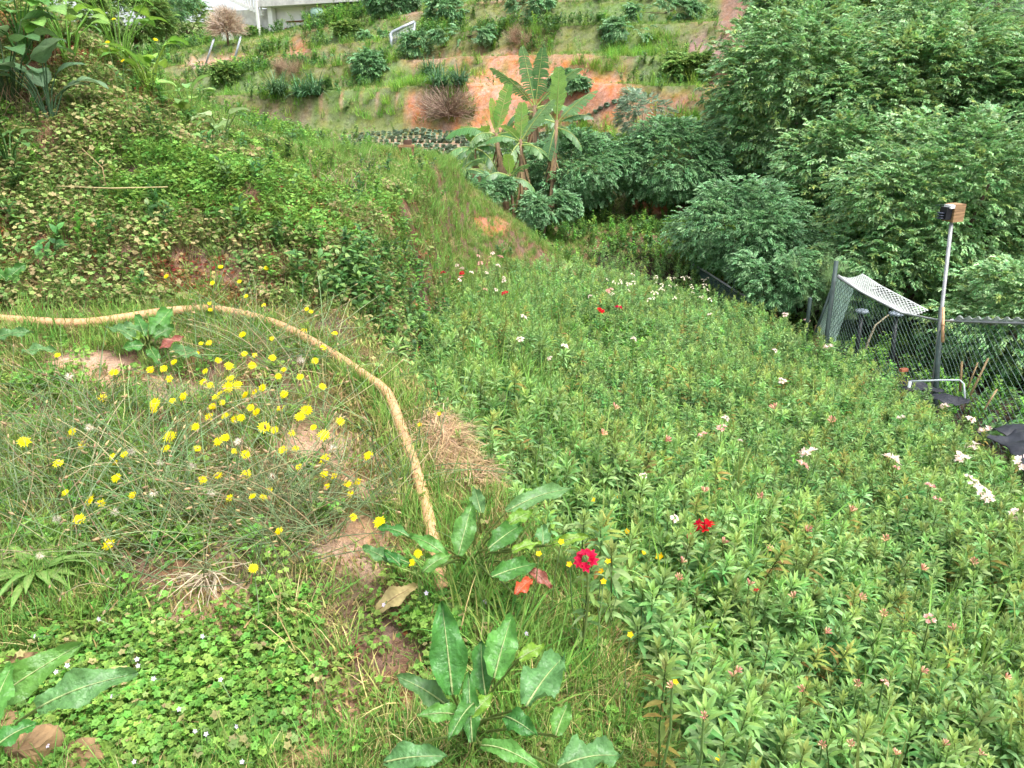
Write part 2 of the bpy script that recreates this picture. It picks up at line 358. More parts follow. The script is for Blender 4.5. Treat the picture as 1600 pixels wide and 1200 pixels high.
for s1 in LIPS:
    w = np.clip(1.3-np.abs(HSV_-s1-.75)/.55, 0, 1)*smooth(-.35, .1, fbm(X*.15+s1, Y*.15, 3))*.75*(Y > 19)
    c = c*(1-w[:, None])+np.array(lin(146, 106, 72))*w[:, None]
nz = 0.55*fbm(px*0.02, py*0.035, 4)
for (cx, cy, rx, ry, cc, k) in BARE:
    if cy < 250: vis = Y > 17
    elif cy < 480: vis = Y > 4
    else: vis = Y < 6
    w = np.clip((1.25+nz-np.hypot((px-cx)/rx, (py-cy)/ry))*2.2, 0, 1)*min(1, k)*vis
    c = c*(1-w[:, None]) + np.array(cc)*w[:, None]
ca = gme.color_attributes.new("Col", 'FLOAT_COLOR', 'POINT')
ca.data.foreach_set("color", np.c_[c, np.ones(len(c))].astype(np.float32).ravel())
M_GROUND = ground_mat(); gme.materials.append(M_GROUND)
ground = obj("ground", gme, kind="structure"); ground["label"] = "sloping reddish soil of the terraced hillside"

# ------------------------------------------------------------------ leaf prototypes
G1, G2, G3 = lin(104, 150, 66), lin(130, 168, 80), lin(70, 112, 56)
def rdir(el0, el1, rng=R):
    a = rng.random()*2*math.pi; e = math.radians(el0+(el1-el0)*rng.random()); return np.array([math.cos(a)*math.cos(e), math.sin(a)*math.cos(e), math.sin(e)])
def grass_proto(n, L, W, cols, spread, droop, mat, el=(45, 88)):
    b = PB()
    for _ in range(n):
        p = np.array([(R.random()-.5)*spread, (R.random()-.5)*spread, -0.01]); c = jit(cols[R.integers(len(cols))], .3)
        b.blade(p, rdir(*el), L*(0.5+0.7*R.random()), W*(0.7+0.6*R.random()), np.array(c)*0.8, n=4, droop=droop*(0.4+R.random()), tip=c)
    return b.mesh("grass_tuft", mat)
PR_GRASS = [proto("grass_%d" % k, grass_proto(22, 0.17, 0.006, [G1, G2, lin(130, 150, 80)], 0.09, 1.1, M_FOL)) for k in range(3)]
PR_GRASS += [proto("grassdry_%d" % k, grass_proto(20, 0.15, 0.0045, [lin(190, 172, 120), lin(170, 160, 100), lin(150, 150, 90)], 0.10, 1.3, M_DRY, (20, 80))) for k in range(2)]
PR_WIRY = []
for k in range(3):
    b = PB()
    for _ in range(9):
        c = jit([lin(132, 158, 112), lin(150, 166, 124), lin(172, 162, 124)][R.integers(3)], .25)
        p = np.array([(R.random()-.5)*.1, (R.random()-.5)*.1, 0]); d = rdir(25, 75); pts = [p]; L = 0.18+0.22*R.random()
        w = rdir(-10, 10)*0.25
        for i in range(5): d = d+w*0.5+np.array([0, 0, -0.10]); d /= np.linalg.norm(d); pts.append(pts[-1]+d*L/5)
        b.tube(pts, [0.0017, .0016, .0015, .0014, .0012, .001], c, n=3, cap=False)
        if R.random() < .4:
            b.tube([pts[-1], pts[-1]+d*0.008, pts[-1]+d*0.02], [0.0012, 0.0045, 0.0015], jit(lin(176, 156, 116), .2), n=4)
    PR_WIRY.append(proto("wiry_%d" % k, b.mesh("wiry_stems", M_FOL)))
def gerani(cols, n, r, h, spread):
    b = PB()
    for _ in range(n):
        p0 = np.array([(R.random()-.5)*spread, (R.random()-.5)*spread, 0.0]); hh = h*(0.35+0.8*R.random())
        top = p0+np.array([(R.random()-.5)*.05, (R.random()-.5)*.05, hh]); c = jit(cols[R.integers(len(cols))], .25)
        nn = np.array([(R.random()-.5)*1.0, (R.random()-.5)*1.0-0.25, 1.0]); rr = r*(0.6+0.7*R.random())
        b.disc(top, nn, rr, c, lobes=5, cut=0.62, cup=0.22, ccol=np.array(c)*0.8, rot=R.random()*6)
        b.tube([p0-np.array([0, 0, .02]), top], 0.0012, np.array(c)*0.8, n=3, cap=False)
    return b.mesh("lobed_leaves", M_FOL)
LG, LG2, TAN, RED = lin(124, 160, 74), lin(98, 142, 58), lin(172, 150, 100), lin(136, 66, 48)
PR_GER = [proto("ger_%d" % k, gerani([LG, LG2, lin(112, 152, 68)], 18, 0.0165, 0.085, 0.13)) for k in range(3)]
PR_GER += [proto("gertan_%d" % k, gerani([lin(136, 162, 90), lin(120, 150, 78), lin(152, 142, 98), lin(100, 138, 66)], 22, 0.0175, 0.11, 0.17)) for k in range(3)]
PR_GER += [proto("gerred_%d" % k, gerani([TAN, RED, lin(140, 96, 62), LG2], 16, 0.0145, 0.05, 0.16)) for k in range(2)]
def shoot(h, ln, wd, cols, topc, n_top=13, n_low=9, buds=None, seed=0):
    rg = np.random.default_rng(100+seed); b = PB(); lean = np.array([(rg.random()-.5)*.16, (rg.random()-.5)*.16, 1.0])*h
    b.tube([np.zeros(3), lean*0.5+np.array([.01, 0, 0]), lean], [.0035, .003, .002], lin(96, 116, 62), n=3, cap=False)
    for i in range(n_low):
        t = 0.18+0.64*i/n_low; d = rdir(-5, 35, rg); c = jit(cols[rg.integers(len(cols))], .22, rg)
        b.leaf(lean*t, d, ln*(0.9+.5*rg.random()), wd*1.15, c, n=3, droop=0.9, fold=.12, twist=(rg.random()-.5)*.8, rng=rg)
    for i in range(n_top):
        t = 0.84+0.16*i/n_top; a = i*2.4+rg.random()*.5; e = math.radians(8+55*(i/n_top)+rg.random()*15)
        d = np.array([math.cos(a)*math.cos(e), math.sin(a)*math.cos(e), math.sin(e)]); c = jit(cols[rg.integers(len(cols))], .2, rg)
        k = i/n_top; c2 = np.array(c)*(1-k*.65)+np.array(topc)*k*.65
        b.leaf(lean*t, d, ln*(1.15-.55*k)*(0.8+.4*rg.random()), wd*(1.1-.4*k), c2, n=3, droop=1.0*(1-k)+.1, fold=.16, rng=rg, twist=(rg.random()-.5)*.6)
    return b, lean
AC = [lin(106, 152, 86), lin(90, 138, 74), lin(136, 170, 110), lin(122, 160, 84)]
TOPS = [lin(162, 188, 108), lin(158, 172, 100), lin(148, 180, 98), lin(158, 184, 96), lin(150, 158, 104)]
ALSTRO = [shoot(0.40+0.05*(k % 4), 0.060+.006*(k % 3), 0.0165, AC if k < 7 else [lin(178, 160, 80), lin(150, 130, 70), lin(128, 150, 72)], TOPS[k % 5], n_top=15+k % 4, n_low=17, seed=k)[0].mesh("leafy_shoot", M_FOL) for k in range(8)]
PR_AL = [proto("als_%d" % k, m) for k, m in enumerate(ALSTRO)]
# broader leaved weed of the bed (pale, oval leaves)
def weed(seed, cols, L, W, n, h, mat=None, shape='ovate', droop=.6):
    rg = np.random.default_rng(300+seed); b = PB()
    for st in range(3):
        top = np.array([(rg.random()-.5)*.22, (rg.random()-.5)*.22, h*(.7+.4*rg.random())]); b.tube([np.zeros(3), top*.55+np.array([0, 0, .03]), top], .003, np.array(cols[0])*.7, n=3, cap=False)
        for i in range(n):
            t = .3+.7*i/n; b.leaf(top*t, rdir(0, 50, rg), L*(.6+.6*rg.random()), W*(.8+.4*rg.random()), jit(cols[rg.integers(len(cols))], .25, rg), n=3, droop=droop, fold=.12, shape=shape, rng=rg)
    return b.mesh("leafy_weed", mat or M_FOL)
PR_WEED = [proto("weed_%d" % k, weed(k, [lin(128, 172, 76), lin(100, 150, 64)], .058, .028, 10, .36)) for k in range(3)]
PR_DKWEED = [proto("dkweed_%d" % k, weed(10+k, [lin(84, 128, 62), lin(66, 106, 52), lin(112, 146, 78)], .085, .036, 8, .3, M_GLOSS)) for k in range(3)]
# leafy sprays of the trees: reach along +X, leaves hanging
def spray(seed, cols, L, W, n, reach, mat, droop=1.0):
    rg = np.random.default_rng(500+seed); b = PB()
    pts = [np.array([reach*t, 0.05*math.sin(t*4+seed), 0.10*t-0.20*t*t]) for t in (0, .33, .66, 1)]
    b.tube(pts, [.008, .006, .005, .003], lin(84, 74, 50), n=3, cap=False)
    for i in range(n):
        t = .15+.85*i/(n-1); k = t*3; q = int(min(2, k)); p = pts[q]+(pts[q+1]-pts[q])*(k-q)
        a = (1 if i % 2 else -1)*(0.4+1.3*rg.random())*(1-.4*t); d = np.array([math.cos(a), math.sin(a), .1+.7*(rg.random()-.45)])
        c = jit(cols[rg.integers(len(cols))], .22, rg); tipc = np.array(c)*1.12
        b.leaf(p, d, L*(.75+.5*rg.random()), W*(.8+.4*rg.random()), c, n=3, droop=droop*(.7+.7*rg.random()), fold=.2, shape='ovate', tip=tipc, rng=rg, twist=(rg.random()-.5)*.5)
    return b.mesh("leaf_spray", mat)
TC = [lin(128, 170, 116), lin(108, 156, 98), lin(154, 188, 134), lin(140, 176, 110)]
PR_TREE = [proto("spray_%d" % k, spray(k, TC, .15, .07, 17, .36, M_GLOSS, 1.3)) for k in range(4)] + [proto("sprayy_0", spray(9, [lin(160, 176, 96), lin(142, 168, 96), lin(120, 152, 92)], .17, .07, 14, .38, M_GLOSS))]
TCD = [lin(116, 160, 110), lin(100, 146, 94), lin(140, 178, 130)]
PR_SHRUB = [proto("sspray_%d" % k, spray(20+k, TCD, .12, .056, 17, .32, M_GLOSS, 1.3)) for k in range(3)]
TCG = [lin(142, 166, 138), lin(126, 152, 126), lin(160, 178, 152)]
PR_GREY = [proto("gspray_%d" % k, spray(30+k, TCG, .17, .06, 15, .42, M_GLOSS, .6)) for k in range(3)]
TCF = [lin(120, 152, 84), lin(136, 166, 94), lin(102, 136, 74)]
PR_FAR = [proto("fspray_%d" % k, spray(40+k, TCF, .14, .07, 16, .34, M_FOL, .5)) for k in range(3)]
# stems with hanging old leaves, twiggy brown growth
PR_TWIG = []
for k in range(2):
    b = PB()
    for _ in range(16):
        c = jit([lin(170, 146, 118), lin(140, 112, 88), lin(188, 170, 138)][R.integers(3)], .25); d = rdir(15, 80); pts = [np.zeros(3)+(R.random(3)-.5)*[.2, .2, 0]]; L = .25+.3*R.random()
        for i in range(4): d = d+(R.random(3)-.5)*.5; d /= np.linalg.norm(d); pts.append(pts[-1]+d*L/4)
        b.tube(pts, [.004, .0035, .003, .0025, .001], c, n=3, cap=False)
    PR_TWIG.append(proto("twig_%d" % k, b.mesh("dead_twigs", M_DRY)))
# moss / tiny leaves
b = PB()
for _ in range(40):
    p = np.array([(R.random()-.5)*.16, (R.random()-.5)*.16, R.random()*.02]); b.blade(p, rdir(20, 80), .02+.02*R.random(), .006, jit([lin(120, 142, 70), lin(146, 148, 86), lin(110, 132, 64), lin(160, 136, 92)][R.integers(4)], .25), n=2, droop=.5)
PR_MOSS = [proto("moss_0", b.mesh("tiny_leaves", M_FOL))]

# ------------------------------------------------------------------ scattered ground cover
def cloud(n, r0, r1, power=1.0, half=46):
    """points on the ground, thinning out with distance"""
    a = np.radians((R.random(n)*2-1)*half); r = r0*(r1/r0)**(R.random(n)**power); x = r*np.sin(a); y = r*np.cos(a); z = zt(x, y)
    return x, y, z
def regions(x, y, z):
    p, q, d = proj(x, y, z); xe = np.interp(y, EDGE_Y, EDGE_X)
    return p, q, d, x-xe
def put(name, protos, x, y, z, keep, which, scl, tilt=.25, label=None, cat=None, sink=.01):
    k = np.nonzero(keep)[0]; n = len(k)
    rot = np.c_[(R.random(n)-.5)*2*tilt, (R.random(n)-.5)*2*tilt, R.random(n)*6.283]
    o = scatter(name, protos, np.c_[x[k], y[k], z[k]-sink], rot, np.asarray(scl)[k] if not np.isscalar(scl) else np.full(n, scl), np.asarray(which)[k])
    if label: tag(o, label, cat, kind="stuff")
    return o
def blob(p, q, cx, cy, rx, ry): return np.clip(1.4-np.hypot((p-cx)/rx, (q-cy)/ry), 0, 1)
M_BANKY = lambda x, y, e: (y > 4.35+.13*(x+1.6)) & (x < -0.55+np.interp(y, NOSE_Y, NOSE_X)) & (y < 18.5)

# near terrace turf
x, y, z = cloud(26000, 0.9, 6.0, 1.0)
p, q, d, e = regions(x, y, z); bw = bare_weight(p, q)
patch = fbm(x*1.1+9, y*1.1, 3)
terr = (e < 0.06) & (~M_BANKY(x, y, e))
ger_zone = np.maximum(blob(p, q, 200, 1110, 260, 130), np.maximum(blob(p, q, 60, 620, 70, 50)*.6, blob(p, q, 720, 1000, 140, 120)*.5))
gkeep = terr & (R.random(len(x)) < np.clip((.44+patch*1.0-ger_zone*.8)*(1-bw)**1.4, .01, .9))
straw = np.maximum(blob(p, q, 520, 1030, 130, 130), np.maximum(blob(p, q, 540, 820, 120, 60)*.4, blob(p, q, 720, 700, 60, 80)))
dry = R.random(len(x)) < np.clip(.34+straw*.5, 0, .85)
lush = np.maximum(blob(p, q, 530, 620, 90, 40), blob(p, q, 720, 1080, 120, 120))
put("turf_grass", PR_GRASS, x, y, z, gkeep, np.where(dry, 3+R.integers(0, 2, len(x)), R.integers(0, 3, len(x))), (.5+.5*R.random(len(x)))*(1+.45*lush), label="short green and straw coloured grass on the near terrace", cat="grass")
x, y, z = cloud(9000, .9, 5.6); p, q, d, e = regions(x, y, z); bw = bare_weight(p, q); terr = (e < .1) & ~M_BANKY(x, y, e)
wz = np.maximum(blob(p, q, 250, 760, 330, 150), blob(p, q, 420, 560, 160, 70)*.8)
put("wiry_stems", PR_WIRY, x, y, z, terr & (R.random(len(x)) < wz*.42*(1-.6*bw)), R.integers(0, 3, len(x)), .7+.6*R.random(len(x)), tilt=.5, label="tangled wiry grey green flower stems on the near terrace", cat="stems")
x, y, z = cloud(30000, .8, 5.0); p, q, d, e = regions(x, y, z); bw = bare_weight(p, q); terr = (e < .15) & ~M_BANKY(x, y, e)
gz = np.maximum.reduce([blob(p, q, 210, 1100, 250, 125)*1.2, blob(p, q, 430, 970, 60, 50)*.7, blob(p, q, 730, 980, 90, 70)*.8, blob(p, q, 80, 620, 110, 60)*.7, blob(p, q, 200, 830, 200, 60)*.35, np.full(len(x), .06)])
put("lobed_ground_cover", PR_GER, x, y, z, terr & (R.random(len(x)) < gz*.9*(1-.6*bw)), np.where(R.random(len(x)) < .03, 6, np.where(R.random(len(x)) < .04, 3, R.integers(0, 3, len(x)))), .45+.3*R.random(len(x)), tilt=.2, label="low ground cover of small lobed light green leaves at lower left", cat="ground cover")
x, y, z = cloud(14000, .9, 5); p, q, d, e = regions(x, y, z)
put("moss", PR_MOSS, x, y, z, (e > -.45) & (e < .2) & (R.random(len(x)) < .75) | (R.random(len(x)) < .12) & (e < .2) & ~M_BANKY(x, y, e), np.zeros(len(x), int), .8+.6*R.random(len(x)), tilt=.2, label="mossy tiny leaved turf along the terrace lip", cat="moss")

# left bank
x, y, z = cloud(95000, 4.2, 19, .85); p, q, d, e = regions(x, y, z); bk = M_BANKY(x, y, e); bw = bare_weight(p, q); patch = fbm(x*.8+31, y*.8, 4)
fr = smooth(9.5, 6.0, y-.3*x-1.0)                               # the near, lobed leaf part
gk = bk & (R.random(len(x)) < np.clip(.75+.5*patch, .2, 1)*fr*(1-.8*bw))
tan = fbm(x*1.3+50, y*1.3, 3)
w_ = np.where(tan > .36, 6+R.integers(0, 2, len(x)), np.where(tan > -.12, 3+R.integers(0, 3, len(x)), R.integers(0, 3, len(x))))
low = z < .95+.1*fbm(x*2, y*2, 2)
w_ = np.where(low & (R.random(len(x)) < .2), 6+R.integers(0, 2, len(x)), w_)
put("bank_lobed_cover", PR_GER, x, y, z, gk, w_, .62+.36*R.random(len(x)), tilt=.5, label="mat of lobed leaves in green, tan and rust over the steep left bank", cat="ground cover")
gk = bk & (R.random(len(x)) < np.clip(.10+.95*(1-fr), 0, 1)*np.clip(.75+.6*patch, .35, 1)*(1-.7*bw))
put("bank_grass", PR_GRASS, x, y, z, gk, np.where(patch+.25*R.random(len(x)) < -.18, 3+R.integers(0, 2, len(x)), R.integers(0, 3, len(x))), .6+.5*R.random(len(x)), tilt=.45, label="long grass, green and dry, on the far part of the bank", cat="grass")
gk = bk & (R.random(len(x)) < .34*(1-fr)*smooth(.0, .35, fbm(x*.7+77, y*.7, 3))*(1-.9*bw) + .012*bk)
put("bank_weeds", PR_WEED+PR_DKWEED, x, y, z, gk, R.integers(0, 6, len(x)), .5+.45*R.random(len(x)), tilt=.4, label="leafy green weeds in patches on the bank", cat="weeds")
dk = np.maximum.reduce([blob(p, q, 590, 455, 70, 55), blob(p, q, 660, 530, 60, 45), blob(p, q, 740, 560, 55, 40)])
put("dark_leafy_weeds", PR_DKWEED, x, y, z, (y > 4.5) & (y < 12) & (R.random(len(x)) < dk*.55), R.integers(0, 3, len(x)), .5+.35*R.random(len(x)), tilt=.5, label="dark green broad leaved weeds at the foot of the bank beside the bed", cat="weeds")
tw = np.maximum.reduce([blob(p, q, 545, 290, 45, 45)*.022, blob(p, q, 60, 180, 60, 70)*.015, blob(p, q, 640, 400, 50, 30)*.02])
put("dead_twigs", PR_TWIG, x, y, z, bk & (R.random(len(x)) < tw), R.integers(0, 2, len(x)), .35+.3*R.random(len(x)), tilt=.6, label="dry brown twiggy stems on the bank", cat="twigs")

# flower bed: the shoots nearest the camera are objects of their own, the rest one mass
x, y, z = cloud(95000, 1.2, 19.5, .85, 44); p, q, d, e = regions(x, y, z)
fence_x = np.interp(y, [0, 5, 7.6, 11.5, 18, 30], [5.2, 4.4, 4.9, 4.75, 4.6, 4.4])
inbed = (e > .10+.08*R.random(len(x))) & (x < fence_x-.15) & (y < 17.5-.35*x+1.0*fbm(x*.5, y*0, 2)) & ~M_BANKY(x, y, e)
gap = smooth(-.42, -.1, fbm(x*1.15+5, y*1.15, 4))
bw = bare_weight(p, q)*(y > 9)
keep = inbed & (R.random(len(x)) < .45+.55*gap) & (R.random(len(x)) > bw*.9)
lastx, lasty = None, None
idx = np.nonzero(keep)[0]; idx = idx[np.argsort(d[idx])]
# thin the near ones to an even spacing
cell = {}; sel = []
for i in idx:
    s_ = .040+.0036*d[i]; key = (int(x[i]/s_), int(y[i]/s_), int(s_*200))
    if key in cell: continue
    cell[key] = 1; sel.append(i)
sel = np.array(sel)
inframe = (p[sel] > 5) & (p[sel] < 1595) & (q[sel]-480/d[sel] < 1195)
solo = sel[inframe][:270]; mass = np.setdiff1d(sel, solo)
hgt = lambda x, y: .93+.48*fbm(x*1.1+3, y*1.1, 3)+.22*(R.random(len(x))-.5)
keepm = np.zeros(len(x), bool); keepm[mass] = True
put("flower_bed_foliage", PR_AL+PR_WEED, x, y, z, keepm, np.where(R.random(len(x)) < np.clip(.2+.9*fbm(x*.8+40, y*.8, 3), .05, .7), 8+R.integers(0, 3, len(x)), np.where(R.random(len(x)) < .05, 7, R.integers(0, 7, len(x)))), hgt(x, y)*1.0, tilt=.38, label="dense mass of leafy green shoots filling the flower bed", cat="flower bed")
hs_ = hgt(x[solo], y[solo])
for n_, i in enumerate(solo):
    o = obj("leafy_shoot", ALSTRO[int(R.integers(7))], loc=(x[i], y[i], z[i]-.01), rot=((R.random()-.5)*.4, (R.random()-.5)*.4, R.random()*6.28), scl=float(hs_[n_]))
    wx = "by the terrace lip" if e[i] < .35 else "in the right corner" if p[i] > 1400 else "left of the right corner" if p[i] > 1200 else "just inside the terrace lip"
    wy = "in the front row" if q[i]-480/d[i] > 1050 else "behind the front row"
    tag(o, "leafy shoot without bloom %s %s" % (wy, wx), "flower shoot", "leafy shoots %s %s" % (wy, wx))
x, y, z = cloud(9000, 1.4, 15, .8, 44); p, q, d, e = regions(x, y, z)
gz = np.maximum.reduce([blob(p, q, 760, 620, 110, 150)*.8, blob(p, q, 1080, 950, 130, 110)*.8, blob(p, q, 900, 820, 110, 60)*.7, blob(p, q, 1500, 1130, 90, 60)*.6, np.clip(.5*fbm(x*.7+60, y*.7, 3), .03, .3), blob(p, q, 780, 470, 90, 40)*.6])
put("bed_grass", PR_GRASS, x, y, z, (e > .22) & (x < 4.3) & (y < 16) & ~M_BANKY(x, y, e) & (R.random(len(x)) < gz), R.integers(0, 3, len(x)), 2.6+1.0*R.random(len(x)), tilt=.2, label="tall bright green grass growing through the flower bed", cat="grass")

# hollow and opposite hillside
x, y, z = cloud(115000, 13.5, 75, .9, 42); p, q, d, e = regions(x, y, z); bw = bare_weight(p, q); patch = fbm(x*.22+9, y*.22, 4); hs = hill_s(x, y)
beyond = (y > 17.5-.35*x) | (y > 19)
keep = beyond & (R.random(len(x)) < np.clip(.8+.4*patch, .25, 1)*(1-.93*bw)*(1-.85*path_w(hs, x, y))) & (x < 12)
put("hill_grass", PR_GRASS, x, y, z, keep, np.where(patch+.5*(R.random(len(x))-.5) < -.16, 3+R.integers(0, 2, len(x)), R.integers(0, 3, len(x))), (.65+.6*R.random(len(x)))*np.clip(d/28, .7, 1.4), tilt=.3, label="rough grass over the terraced hillside beyond", cat="grass")
wd = smooth(.02, .30, fbm(x*.3+70, y*.3, 4))
keep = beyond & (R.random(len(x)) < (np.where(hs > 31.5, .55, .16)*wd+.015)*(1-.95*bw)*(1-.9*path_w(hs, x, y))*np.where(y > 22, 1, 2.0)) & (x < 14)
put("hill_weeds", PR_DKWEED+PR_WEED, x, y, z, keep, R.integers(0, 6, len(x)), (1.0+.9*R.random(len(x)))*np.clip(d/28, .7, 1.5), tilt=.4, label="leafy scrub patches over the terraced hillside beyond", cat="scrub")

# shaded undergrowth behind the fence
x, y, z = cloud(16000, 5.5, 22, .9, 44); p, q, d, e = regions(x, y, z)
fx = np.interp(y, [0, 5, 7.6, 11.5, 18, 30], [5.2, 4.4, 4.9, 4.75, 4.6, 4.4])
put("undergrowth", PR_DKWEED+PR_WEED, x, y, z, (x > fx+.35) & (y < 20) & (R.random(len(x)) < .4), R.integers(0, 6, len(x)), .8+.6*R.random(len(x)), tilt=.4, label="shaded leafy undergrowth behind the wire fence", cat="undergrowth")

# low dark planting along the terrace lips
x, y, z = cloud(60000, 20, 62, .9, 40); p, q, d, e = regions(x, y, z); hs = hill_s(x, y)
lw = np.maximum.reduce([np.exp(-((hs-s1-.25)/.22)**2)*smooth(.0, .2, fbm(x*.35+s1*3, y*.35, 3)) for s1 in LIPS+[35.2, 40.5, 43.5]])
put("terrace_planting", PR_DKWEED, x, y, z, (y > 21) & (x < 9) & (R.random(len(x)) < lw*.8*(1-.9*bare_weight(p, q))), R.integers(0, 3, len(x)), 1.0+.9*R.random(len(x)), tilt=.4, label="thin dark planting rows along the terrace lips", cat="planting")

x, y, z = cloud(26000, 7.5, 18, 1, 26); p, q, d, e = regions(x, y, z); patch = fbm(x*.8+91, y*.8, 3)
put("bank_end_grass", PR_GRASS, x, y, z, M_BANKY(x, y, e) & (x > -3.2) & (R.random(len(x)) < np.clip(.55+.6*patch, .2, .9)*(1-.8*bare_weight(p, q))), np.where(patch < -.12, 3, R.integers(0, 3, len(x))), .7+.6*R.random(len(x)), tilt=.45, label="pale green grass on the end of the bank above the bed", cat="grass")

# ------------------------------------------------------------------ trees and shrubs
M_BARK = plain_mat("bark", lin(92, 78, 60), .9, noise=.4, nscale=14, bump=.5)
def tree(name, label, cat, cpx, cpy, t, rpx, rpy, n, protos, group=None, sub=30, sr=(.24, .40), scl=(.8, 1.25), seed=0, wts=None, trunk=.10, fill=.12, fine=.58):
    n = int(n*2.2); sub = int(sub*1.35)
    if t is None: t = min(hit(cpx, cpy+rpy*.75)[1], 75)
    rg = np.random.default_rng(1000+seed); c = pt(cpx, cpy, t); k = t/1200.0; rx, rz = rpx*k, rpy*k
    gz = zt1(c[0], c[1]); root = thing(name, label, cat, (c[0], c[1], min(gz, c[2]-.3*rz)), group=group)
    org = np.array([c[0], c[1], min(gz, c[2]-.3*rz)])
    lob = []
    for _ in range(sub):
        d = rg.normal(size=3); d /= np.linalg.norm(d); d[2] = d[2]*.9+.12
        lob.append((d*np.array([rx, rx, rz])*(.55+.27*rg.random()), min(rx, rz)*(sr[0]+(sr[1]-sr[0])*rg.random())))
    P, D = [], []
    per = int(n/sub)
    tocam = -c/np.linalg.norm(c)
    for (o, r) in lob:
        d = rg.normal(size=(per, 3)); d /= np.linalg.norm(d, axis=1)[:, None]
        p = o+d*r*(.80+.28*rg.random((per, 1))+.45*(rg.random((per, 1)) < .07)*rg.random((per, 1)))*np.array([1.1, 1.1, .85])
        nn = np.linalg.norm(p/np.array([rx, rx, rz]), axis=1)
        out = d*.6+p/(np.linalg.norm(p, axis=1)[:, None]+1e-6)*.6
        kp = (nn > .62) & ((p@tocam > -.35*rx) | (rg.random(per) < .35))
        P.append(p[kp]); D.append(out[kp])
    nf = int(n*fill); d = rg.normal(size=(nf, 3)); d /= np.linalg.norm(d, axis=1)[:, None]; P.append(d*np.array([rx, rx, rz])*(.35+.35*rg.random((nf, 1)))); D.append(d)
    P = np.concatenate(P)+c; D = np.concatenate(D); D /= np.linalg.norm(D, axis=1)[:, None]+1e-6
    ok = P[:, 2] > zt(P[:, 0], P[:, 1])+.05; P, D = P[ok], D[ok]; m = len(P)
    rot = np.c_[(rg.random(m)-.5)*.9, -np.arcsin(np.clip(D[:, 2], -1, 1))*.65+(rg.random(m)-.5)*.5, np.arctan2(D[:, 1], D[:, 0])+(rg.random(m)-.5)*.9]
    if wts is None: wh = rg.integers(0, len(protos), m)
    else: wh = rg.choice(len(protos), m, p=wts)
    scatter("crown", protos, P-org, rot, (scl[0]+(scl[1]-scl[0])*rg.random(m))*fine, wh, parent=root)
    b = PB(); h = c-org; b.tube([np.array([0, 0, -.15]), h*.4+np.array([.06, 0, 0]), h*.85], [trunk, trunk*.8, trunk*.5], (1, 1, 1), n=8)
    for (o, r) in lob[:7]:
        b.tube([h*.45, h*.6+o*.45, h+o*.9], [trunk*.5, trunk*.35, trunk*.12], (1, 1, 1), n=5)
    obj("trunk", b.mesh("trunk", M_BARK), root)
    return root
WT = [.22, .22, .22, .19, .15]
grp = "dense trees on the wooded slope at right"
tree("broadleaf_tree", "big round tree left of the others, its crown meeting the brown track", "tree", 1265, 175, 20, 165, 170, 4200, PR_TREE, grp, sub=46, seed=1, wts=WT, trunk=.16)
tree("broadleaf_tree", "large tree directly behind the pole with the wooden box", "tree", 1480, 345, 14, 175, 165, 3600, PR_TREE, grp, sub=44, seed=2, wts=WT, trunk=.15, scl=(.62, .95))
tree("broadleaf_tree", "tree between the big round tree and the right photo edge, pale yellowish top", "tree", 1440, 190, 18, 185, 140, 4000, PR_TREE, grp, sub=40, seed=3, wts=[.18, .18, .18, .16, .3], trunk=.15)
tree("broadleaf_tree", "tree on the right photo edge above the fence roof", "tree", 1600, 235, 17, 165, 175, 3200, PR_TREE, grp, sub=36, seed=4, wts=WT, trunk=.14)
tree("broadleaf_tree", "tree at the top edge above the big round tree", "tree", 1340, 40, 27, 150, 110, 3000, PR_TREE, grp, sub=36, seed=5, wts=WT, trunk=.16, scl=(1, 1.5))
tree("grey_leaved_tree", "grey green tree in the upper right corner", "tree", 1540, 70, 25, 170, 90, 2600, PR_GREY, grp, sub=30, seed=6, trunk=.14, scl=(.9, 1.4))
tree("broadleaf_tree", "yellowish green small tree near the upper right edge", "tree", 1590, 125, 22, 60, 40, 700, [PR_TREE[4], PR_FAR[0]], grp, sub=12, seed=16, trunk=.08)
tree("broadleaf_tree", "low tree behind the wire fence at the right edge", "tree", 1590, 500, 11.5, 130, 100, 2000, PR_TREE, grp, sub=26, seed=7, wts=WT, trunk=.09, scl=(.5, .8))
tree("broadleaf_tree", "low tree behind the white mesh roof of the fence", "tree", 1385, 430, 13.5, 105, 85, 1700, PR_TREE, grp, sub=24, seed=8, wts=WT, trunk=.09, scl=(.55, .85))
tree("broadleaf_tree", "shaded tree in the fold between the two biggest crowns", "tree", 1250, 330, 18.5, 90, 90, 1500, PR_SHRUB, grp, sub=24, seed=9, trunk=.1)
tree("broadleaf_tree", "tree filling the middle of the wooded slope above the mesh roof", "tree", 1340, 300, 16.8, 130, 120, 2200, PR_TREE, grp, sub=28, seed=60, wts=WT, trunk=.12, scl=(.75, 1.15))
tree("broadleaf_tree", "tree rising behind the big round tree at the top edge", "tree", 1245, 40, 25, 75, 80, 1500, PR_TREE, grp, sub=26, seed=61, wts=WT, trunk=.12, scl=(.9, 1.4))
tree("broadleaf_tree", "tree in the upper right between grey green and pale topped trees", "tree", 1460, 90, 22, 150, 95, 2400, PR_TREE, grp, sub=26, seed=62, wts=WT, trunk=.12, scl=(.8, 1.2))
grp = "bluish green shrubs in the hollow"
tree("shrub", "bluish green shrub in front of the trees beside the far end of the bed", "shrub", 1165, 365, 15.5, 105, 88, 2200, PR_SHRUB, grp, sub=30, seed=10, trunk=.06, scl=(.6, .95))
tree("shrub", "low bluish shrub left of the papyrus tuft", "shrub", 1215, 440, 13.8, 75, 50, 1100, PR_SHRUB, grp, sub=20, seed=11, trunk=.05, scl=(.5, .8))
